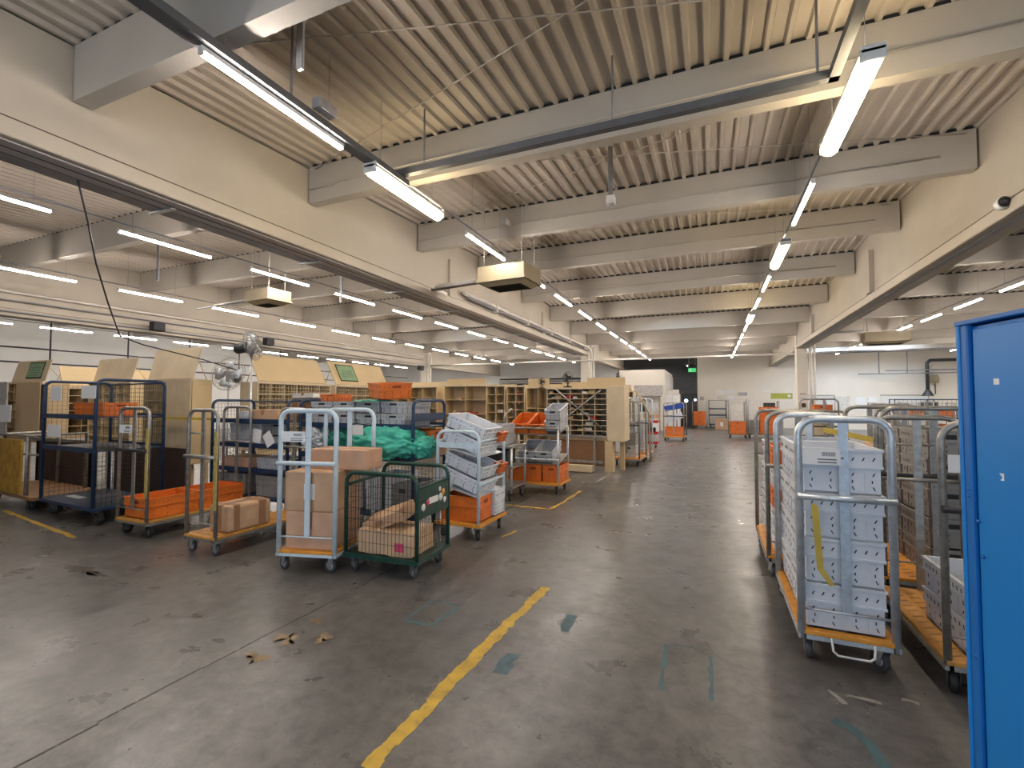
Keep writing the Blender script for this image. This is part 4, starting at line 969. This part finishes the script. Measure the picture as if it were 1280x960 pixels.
# pedestal fans
def fan(label, x, y, hz, rx, rz, rad=.26):
    t = thing('pedestal_fan', label, 'fan', (x, y, 0))
    MB().lathe([(0, .0), (.17, 0), (.17, .03), (.04, .06), (0, .06)], 18).build('base', 'black', t)
    T([(0, 0, .05), (0, 0, hz-.1)], .018, 10).build('pole', 'zinc', t)
    hd = MB().box(-.05, .05, -.06, .06, -.14, .05).build('bracket', 'steelgrey', t, (0, .0, hz))
    rt = (rx, 0, rz)
    e = Euler(rt).to_matrix()
    MB().lathe([(0, .05), (.07, .05), (.09, .1), (.09, .26), (.05, .3), (0, .3)], 14, (0, 0, 0), 'y').build('motor', 'darksteel', t, (0, 0, hz), rt)
    cg = MB()
    for (q, yy) in ((rad, 0), (rad*.98, -.05), (rad*.75, -.09), (rad*.5, -.11), (rad*.25, -.12), (rad*.8, .05), (rad*.5, .07)):
        cg.tube([(q*math.cos(2*PI*i/28), yy, q*math.sin(2*PI*i/28)) for i in range(29)], .005 if q == rad else .0025, 5, False)
    for i in range(28):
        a = 2*PI*i/28; cg.tube([(.04*math.cos(a), -.12, .04*math.sin(a)), (rad*.75*math.cos(a), -.09, rad*.75*math.sin(a)), (rad*math.cos(a), 0, rad*math.sin(a)), (rad*.5*math.cos(a), .07, rad*.5*math.sin(a))], .002, 4, False)
    cg.build('guard', 'galvold', t, (0, 0, hz), rt)
    for k in range(4):
        bl = MB(); vs = []
        for i in range(6):
            r_ = .05+(rad*.85-.05)*i/5; wd = .35+.25*math.sin(PI*i/5)
            for sgn, tw in ((-1, -.03), (1, .03)):
                a = 2*PI*k/4+sgn*wd; vs.append((r_*math.cos(a), tw-.02, r_*math.sin(a)))
        bl.add(vs, [(2*i, 2*i+1, 2*i+3, 2*i+2) for i in range(5)], True); o = bl.build('blade', 'galv', t, (0, 0, hz), rt)
        md = o.modifiers.new('solid', 'SOLIDIFY'); md.thickness = .004
    return t
fan('tall pedestal fan turned sideways above the left carts', -7.40, 5.74, 2.62, R(-15), R(118), .27)
fan('lower pedestal fan facing the camera above the left carts', -7.95, 5.72, 2.13, R(-15), R(20), .30)
tag(MB().obox((-4.0, 11.3, 2.13), (.14, .14, .2), (0, .3, .3)).build('desk_fan_body', 'black'), 'small black desk fan on top of the back shelves', 'fan') if False else None
for i, (x, y, z, s_) in enumerate(((-3.95, 11.2, 2.0, .7), (-3.28, 11.25, 2.0, 1.1))):
    t = thing('desk_fan', ['small', 'large'][i]+' black desk fan on top of the back shelves', 'fan', (x, y, z)); t.scale = (s_, s_, s_)
    MB().lathe([(0, 0), (.1, 0), (.1, .02), (.02, .04), (0, .04)], 14).build('base', 'black', t)
    T([(0, 0, .03), (0, .02, .16)], .015).build('stem', 'black', t)
    hd = .22
    for k in range(3): T([(.13*(1-.3*k)*math.cos(2*PI*i/20), -.02*k, hd+.13*(1-.3*k)*math.sin(2*PI*i/20)) for i in range(21)], .007, 5).build('guard_ring', 'black', t, rot=(0, 0, .6-i*.9))
    MB().lathe([(0, .0), (.04, .0), (.045, .08), (0, .1)], 12, (0, 0, hd), 'y').build('motor', 'black', t, rot=(0, 0, .6-i*.9))
    for k in range(3): MB().obox((.06*math.cos(2.1*k), -.01, hd+.06*math.sin(2.1*k)), (.09, .008, .06), (0, -2.1*k, 0)).build('blade', 'darksteel', t, rot=(0, 0, .6-i*.9))

# ------------------------------------------------------------------ mid-left carts
# light three-tier trolley with tilted grey crates
t = thing('tiered_trolley', 'light steel three-tier trolley with tilted grey crates', 'trolley', (-2.80, 4.93, 0), R(0))
for x in (-.28, .28):
    for y in (0, .72): pass
T(hoop(.56, 1.29, .17, .1, 0), .02, 10).build('front_hoop', 'bluewhite', t)
T(hoop(.56, 1.25, .17, .05, .72), .018, 10).build('rear_hoop', 'bluewhite', t)
B(-.28, .28, -.006, .006, 1.09, 1.16).build('front_plate', 'bluewhite', t)
for sx in (-.28, .28):
    for z in (1.17, .66): T([(sx, 0, z), (sx, .72, z+.02)], .014, 8).build('side_rail', 'bluewhite', t)
for z in (1.05, .58): MB().obox((0, .36, z), (.54, .7, .012), (0, R(14), 0)).build('sloped_shelf', 'galv', t)
B(-.31, .31, -.02, .75, .17, .21).build('deck', 'plyorange', t, bevel=.005)
for x in (-.24, .24):
    for y in (.06, .66): caster(t, x, y, True)
crate('o', 'front orange crate on the deck of the tilted crate trolley', (-2.80, 5.15, .212), (0, 0, R(90)), .30, .36, .54)
crate('w', 'white crate at the rear of the deck of the tilted crate trolley', (-2.78, 5.50, .212), (0, 0, R(90)), .33, .30, .56)
crate('w', 'tilted grey white crate on the middle tier, lower one', (-2.84, 5.26, .63), (0, R(20), R(0)), .16, .54, .55)
crate('w', 'tilted grey white crate on the middle tier, upper one', (-2.80, 5.26, .80), (0, R(20), R(0)), .16, .54, .5)
crate('w', 'tilted grey white crate on the top tier, lower one', (-2.84, 5.30, 1.09), (0, R(20), R(0)), .16, .54, .55)
crate('w', 'tilted grey white crate on the top tier, upper one', (-2.80, 5.30, 1.26), (0, R(20), R(0)), .16, .54, .5)
for i, z in enumerate((.74, 1.14)): crate('o', 'small orange crate end poking out on the %s tier of the tilted crate trolley' % ['middle', 'top'][i], (-2.54, 5.55, z), (0, R(14), R(0)), .13, .1, .22)
# grey steel table cart
t = thing('table_cart', 'grey steel table cart with grey crates between two crate trolleys', 'cart', (-3.75, 7.1, 0))
for x in (0, .72):
    for y in (0, .6): T([(x, y, .15), (x, y, .92)], .02, 8).build('leg', 'galv', t)
for z in (.22, .55, .88): MB().box(-.03, .75, -.03, .63, z, z+.03).build('shelf', 'galvold', t)
for x in (.05, .67):
    for y in (.05, .55): caster(t, x, y, True)
for i, (x, z) in enumerate(((-3.45, .912), (-3.45, 1.09))): crate('g', ['lower', 'upper'][i]+' grey crate on the grey steel table cart', (x, 7.4, z), (0, 0, 0), .175, .5, .55)
lump('dark_bundle', 'dark crumpled bag on the middle shelf of the table cart', 'bag', (-3.4, 7.4, .582), (.5, .4, .26), 0, 'black', seed=21, amp=.08, part='cloth')
# cart with orange and grey crates
t = thing('crate_cart', 'steel frame cart with orange crates above and below grey ones', 'cart', (-3.5, 7.95, 0))
for x in (0, 1.0):
    for y in (0, .62): T([(x, y, .17), (x, y, 1.2)], .02, 8).build('post', 'galv', t)
T([(0, -.02, 1.17), (1.02, -.02, 1.17)], .018, 8).build('top_rail', 'galvold', t); T([(0, -.02, .62), (1.02, -.02, .62)], .018, 8).build('mid_rail', 'galv', t)
for z in (1.12, .60): MB().obox((.5, .32, z), (1.0, .64, .012), (R(12), 0, 0)).build('sloped_shelf', 'galvold', t)
T([(-.03, 0, 1.2), (-.03, .02, 1.42), (-.03, .3, 1.5), (-.03, .62, 1.2)], .02, 8).build('side_handle', 'galvold', t)
B(-.03, 1.04, -.03, .66, .17, .21).build('deck', 'plyorange', t)
for x in (.07, .95):
    for y in (.07, .57): caster(t, x, y, True)
for i, x in enumerate((-3.24, -2.90)):
    crate('o', ['left', 'right']['01'.index(str(i))]+' orange crate tilted forward on the top of the steel frame cart', (x, 8.27, 1.15), (R(20), 0, 0), .2, .33, .58)
    crate('g', ['left', 'right'][i]+' grey crate tilted forward on the middle shelf of the steel frame cart', (x+.14, 8.25, .65), (R(18), 0, 0), .2, .33, .56)
for i in range(2): crate('g', ['lower', 'upper'][i]+' grey crate at the right end of the steel frame cart top', (-2.60, 8.22, 1.17+.2*i), (R(14), 0, 0), .195, .30, .5)
for i in range(3): crate('o', 'orange crate on the deck of the steel frame cart, %s' % ['left', 'middle', 'right'][i], (-3.32+.34*i, 8.27, .212), (0, 0, 0), .30, .32, .58)

# ------------------------------------------------------------------ far left of the aisle
def roll_cage(label, x, y, W, D, H, mt='galvold', rz=0, dm='plydark', front=False, group='roll cages'):
    t = thing('roll_cage', label, 'roll cage', (x, y, 0), rz, group)
    for sx in (0, W):
        T([(sx, 0, .17), (sx, 0, H), (sx, D, H), (sx, D, .17)], .016, 6).build('side_frame', mt, t)
        cage_panel(t, [(sx, 0, .2), (sx, D, .2), (sx, D, H), (sx, 0, H)], int(D/.14)+1, int(H/.22), mt, .004, 'side_mesh')
    cage_panel(t, [(0, D, .2), (W, D, .2), (W, D, H), (0, D, H)], int(W/.14)+1, int(H/.22), mt, .004, 'back_mesh')
    if front: cage_panel(t, [(0, 0, .2), (W, 0, .2), (W, 0, H), (0, 0, H)], 4, 5, mt, .006, 'front_mesh')
    B(-.01, W+.01, -.01, D+.01, .16, .2).build('deck', dm, t)
    for a in (.06, W-.06):
        for b in (.06, D-.06): caster(t, a, b, True)
    return t
hoop_trolley('steel trolley with grey crates just past the large sorting frame', -2.0, 12.2, R(-2), .62, 1.0, 1.65, 'galvold', 'plyorange', dark=True, lp=False)
stack('gd', 'trolley just past the sorting frame', -2.0, 12.7, .213, H=.3)
hoop_trolley('white steel trolley behind the one past the large sorting frame', -1.98, 13.6, R(-2), .62, 1.0, 1.75, 'bluewhite', 'plyorange', dark=True, lp=False)
stack('ggg', 'white trolley past the sorting frame', -1.98, 14.1, .213, H=.3)
tag(T([(-1.75, 12.0, 1.95), (-1.58, 13.3, 1.35), (-1.57, 13.5, .0)], .025, 6).build('leaning_bar', 'beigepale'), 'long beige bar leaning by the trolleys past the sorting frame', 'bar')
t = thing('tool_cart', 'small red three-tier tool cart at the left of the aisle', 'cart', (-2.35, 17.3, 0))
for x in (0, .55):
    for y in (0, .4): T([(x, y, .12), (x, y, .95)], .018, 6).build('post', 'whiteplastic', t)
for z in (.15, .5, .9): s_ = MB().box(-.03, .58, -.03, .43, z, z+.02); s_.box(-.03, .58, -.04, -.03, z, z+.09); s_.box(.58, .59, -.03, .43, z, z+.09); s_.build('tray', 'red', t)
T([(-.03, .1, .9), (-.2, .1, 1.0), (-.2, .35, 1.0), (-.03, .35, .9)], .02, 6).build('push_handle', 'red', t)
for x in (.06, .5):
    for y in (.05, .36): caster(t, x, y, True, sc=.8)
for i in range(2): carton(['left', 'right'][i]+' dark bin on the middle tray of the red tool cart', (-2.2+.26*i, 17.5, .522), (.2, .25, .2), 0, 'black', False)
hoop_trolley('far steel trolley with a blue tray on top and orange crate below', -1.45, 20.6, R(-4), .8, .9, 1.6, 'galvold', 'plyorange', dark=True, lp=False)
crate('o', 'orange crate at the bottom of the far blue tray trolley', (-1.45, 20.95, .213), (0, 0, R(90)), .38, .5, .72)
crate('w', 'tilted white crate in the middle of the far blue tray trolley', (-1.4, 20.95, .85), (0, R(-24), R(0)), .25, .7, .5)
crate('b', 'tilted blue crate on top of the far blue tray trolley', (-1.42, 20.95, 1.32), (0, R(-12), 0), .22, .8, .5)
t = thing('packing_station', 'packing station with grey felt canopy far left of the aisle', 'workstation', (-3.6, 25.0, 0))
B(0, 1.15, 0, .9, .75, .8).build('worktop', 'beigepale', t); B(-.1, 1.3, -.1, .7, 1.95, 2.5).build('canopy', 'boxgrey', t)
for x in (0, 1.15): B(x-.03, x+.03, .1, .16, 0, 1.95).build('post', 'galvold', t)
B(0, 1.15, .85, .9, .8, 1.95).build('back_board', 'skinpaper', t); B(.1, .4, .8, .84, 1.2, 1.9).build('cork_panel', 'card', t)
for k in range(5): B(.5+.13*k, .6+.13*k, .8, .84, 1.2+.1*(k % 2), 1.6).build('paper_sheet', 'paper', t)
for k in range(4): carton('small carton on the worktop of the packing station, %s from left' % ORD[k], (-3.45+.28*k, 25.3, .8), (.22, .25, .16+.05*(k % 2)), 0, random.choice(['card', 'cardlight', 'brown']), False)
for k in range(3): B(.05+.36*k, .36+.36*k, .1, .5, .08, .55).build('drawer', ['boxgrey', 'browndark', 'paper'][k], t)
t = thing('locker', 'pale tall locker by the passage', 'locker', (-2.3, 26.5, 0)); B(0, .75, 0, .5, 0, 2.05).build('carcass', 'skinpaper', t)
B(.02, .36, -.02, 0, .1, 1.98).build('door', 'paper', t); B(.39, .73, -.02, 0, .1, 1.98).build('door', 'paper', t); B(.1, .7, -.0, .4, 2.05, 2.3).build('top_box', 'skinpaper', t)
carton('black bag on cartons at the left of the packing station', (-3.35, 25.65, 1.12), (.3, .2, .4), 0, 'black', False)

# ------------------------------------------------------------------ end of the aisle, right
roll_cage('roll cage of orange crates left at the end of the aisle', -1.1, 31.3, .85, .7, 1.65)
stack('ooo', 'roll cage left at the end of the aisle', -.68, 31.55, .21, H=.28, W=.7, L=.6)
navy_cart('small navy shelf cart by the far wall', -.15, 32.0, 1.0, .6, 1.75, (.8, 1.2), endmesh=False)
roll_cage('roll cage with packets beside the far navy cart', 1.0, 32.4, .9, .8, 1.65)
carton('brown carton on the floor near the far wall', (.55, 31.2, 0), (.7, .5, .62), 0, 'card', tag_=True)
carton('white packet standing in the cage beside the far navy cart', (1.4, 32.8, .2), (.5, .5, .9), 0, 'skinpaper', False)
roll_cage('roll cage with low orange crates, left of the far right pair', .72, 23.5, .75, .7, 1.75)
stack('oo', 'roll cage left of the far right pair', 1.09, 23.8, .21, H=.27, W=.65, L=.55)
carton('pale carton block in the cage left of the far right pair', (1.09, 23.9, .77), (.5, .4, .75), 0, 'skinpaper', False)
roll_cage('wide roll cage filled with orange crates, right of the far right pair', 1.55, 24.0, 1.25, .75, 1.70)
stack('ooooo', 'wide roll cage of the far pair', 2.38, 24.35, .21, H=.24, W=.72, L=.6)
stack('dd', 'left half of the wide far roll cage', 1.8, 24.35, .21, H=.3, W=.36, L=.6)
# notices and desks along the far wall
for i, (x, z, w_, h_, mt_) in enumerate(((.3, 2.15, .5, .3, 'paper'), (.9, 2.2, .5, .28, 'paper'), (.35, 1.75, .5, .3, 'skinpaper'), (1.0, 1.75, .4, .3, 'paper'), (1.6, 2.05, .55, .22, 'boxgrey'), (-.7, 1.75, .25, .25, 'boxgrey'), (3.05, 2.3, .5, .1, 'paper'), (6.5, 1.2, 1.2, .8, 'skinpaper'), (8.0, 1.2, .5, .75, 'paper'), (8.6, 1.25, .4, .7, 'paper'))):
    o = tag(B(x, x+w_, YF-.03, YF-.005, z, z+h_).build('wall_notice', mt_), 'notice sheet on the far wall, %s counting from the passage' % ORD[i], 'notice')
o = thing('wall_poster', 'olive green banner poster on the far wall left of the right column', 'poster', (3.5, YF-.03, 1.85))
B(0, 1.2, 0, .02, 0, .35).build('sheet', 'olive', o); MB().lathe([(0, -.004), (.1, -.004), (.1, 0), (0, 0)], 14, (1.0, 0, .16), 'y').build('emblem', 'paper', o)
for i, (x, w_) in enumerate(((5.0, 1.9), (9.2, 2.2))):
    t = thing('whiteboard', ['left', 'right'][i]+' whiteboard on the far right wall', 'whiteboard', (x, YF-.05, .75)); B(0, w_, 0, .03, 0, 1.3).build('surface', 'wall_cool', t); B(-.03, w_+.03, -.02, 0, 1.28, 1.33).build('frame_top', 'galvold', t)
    B(w_, w_+.03, -.02, 0, 0, 1.3).build('frame_side', 'galvold', t)
t = thing('pallet_rack_cart', 'blue wire racking cart by the far right wall', 'cart', (7.7, 26.5, 0))
for x in (0, 1.4, 2.8):
    for y in (0, .7): T([(x, y, 0), (x, y, 1.8)], .025, 6).build('post', 'navy', t)
for z in (.3, .9, 1.75): B(0, 2.8, 0, .7, z, z+.04).build('shelf', 'navy', t)
cage_panel(t, [(0, 0, .9), (2.8, 0, .9), (2.8, 0, 1.75), (0, 0, 1.75)], 18, 5, 'navy', .006)
for k in range(10):
    r_ = k//5; carton('assorted carton on the blue wire racking, %s shelf, %s from left' % (['lower', 'middle'][r_], ORD[k % 5]), (8.0+.54*(k % 5), 26.85, .34+.6*r_), (.4, .45, random.uniform(.25, .45)), 0, random.choice(['card', 'skinpaper', 'boxgrey', 'crate_o', 'black']), False)
for k in range(6):
    roll_cage('grey roll cage standing in the right bay, %s from the column' % ORD[k], 4.6+1.25*k, 17.5+1.9*(k % 3), .8, .7, 1.62+.05*(k % 2), random.choice(['galvold', 'galv']))
    if k != 2: stack(random.choice(['oo', 'dd', 'gg', 'do']), 'in the %s right bay roll cage' % ORD[k], 5.0+1.25*k, 17.85+1.9*(k % 3), .21, H=.3, W=.6, L=.55)
    carton('carton on crates in the %s right bay roll cage' % ORD[k], (5.0+1.25*k, 17.85+1.9*(k % 3), .815 if k != 2 else .2), (.45, .4, .4), 0, random.choice(['card', 'skinpaper', 'brown', 'boxgrey']), False)
t = thing('workbench', 'workbench with black monitor by the far right wall', 'bench', (9.6, 31.0, 0))
B(0, 2.4, 0, .8, .85, .9).build('worktop', 'beigepale', t); [B(x, x+.06, .05, .11, 0, .85).build('leg', 'galvold', t) for x in (.05, 2.3)]
t = thing('monitor', 'black monitor on the far right workbench', 'monitor', (10.6, 31.4, .9)); B(-.35, .35, 0, .05, .3, .75).build('display', 'black', t); B(-.03, .03, .02, .05, .02, .3).build('stem', 'black', t); B(-.14, .14, -.06, .12, 0, .02).build('foot', 'black', t)
t = thing('monitor', 'black monitor on the desk beside the right column', 'monitor', (3.0, 30.0, .9)); B(-.3, .3, 0, .05, .25, .7).build('display', 'black', t); B(-.03, .03, .02, .05, .02, .25).build('stem', 'black', t); B(-.14, .14, -.06, .12, 0, .02).build('foot', 'black', t)
t = thing('workbench', 'low desk beside the right column', 'bench', (2.5, 29.7, 0)); B(0, 2.0, 0, .8, .85, .9).build('worktop', 'skinpaper', t); [B(x, x+.06, .05, .11, 0, .85).build('leg', 'galvold', t) for x in (.05, 1.9)]
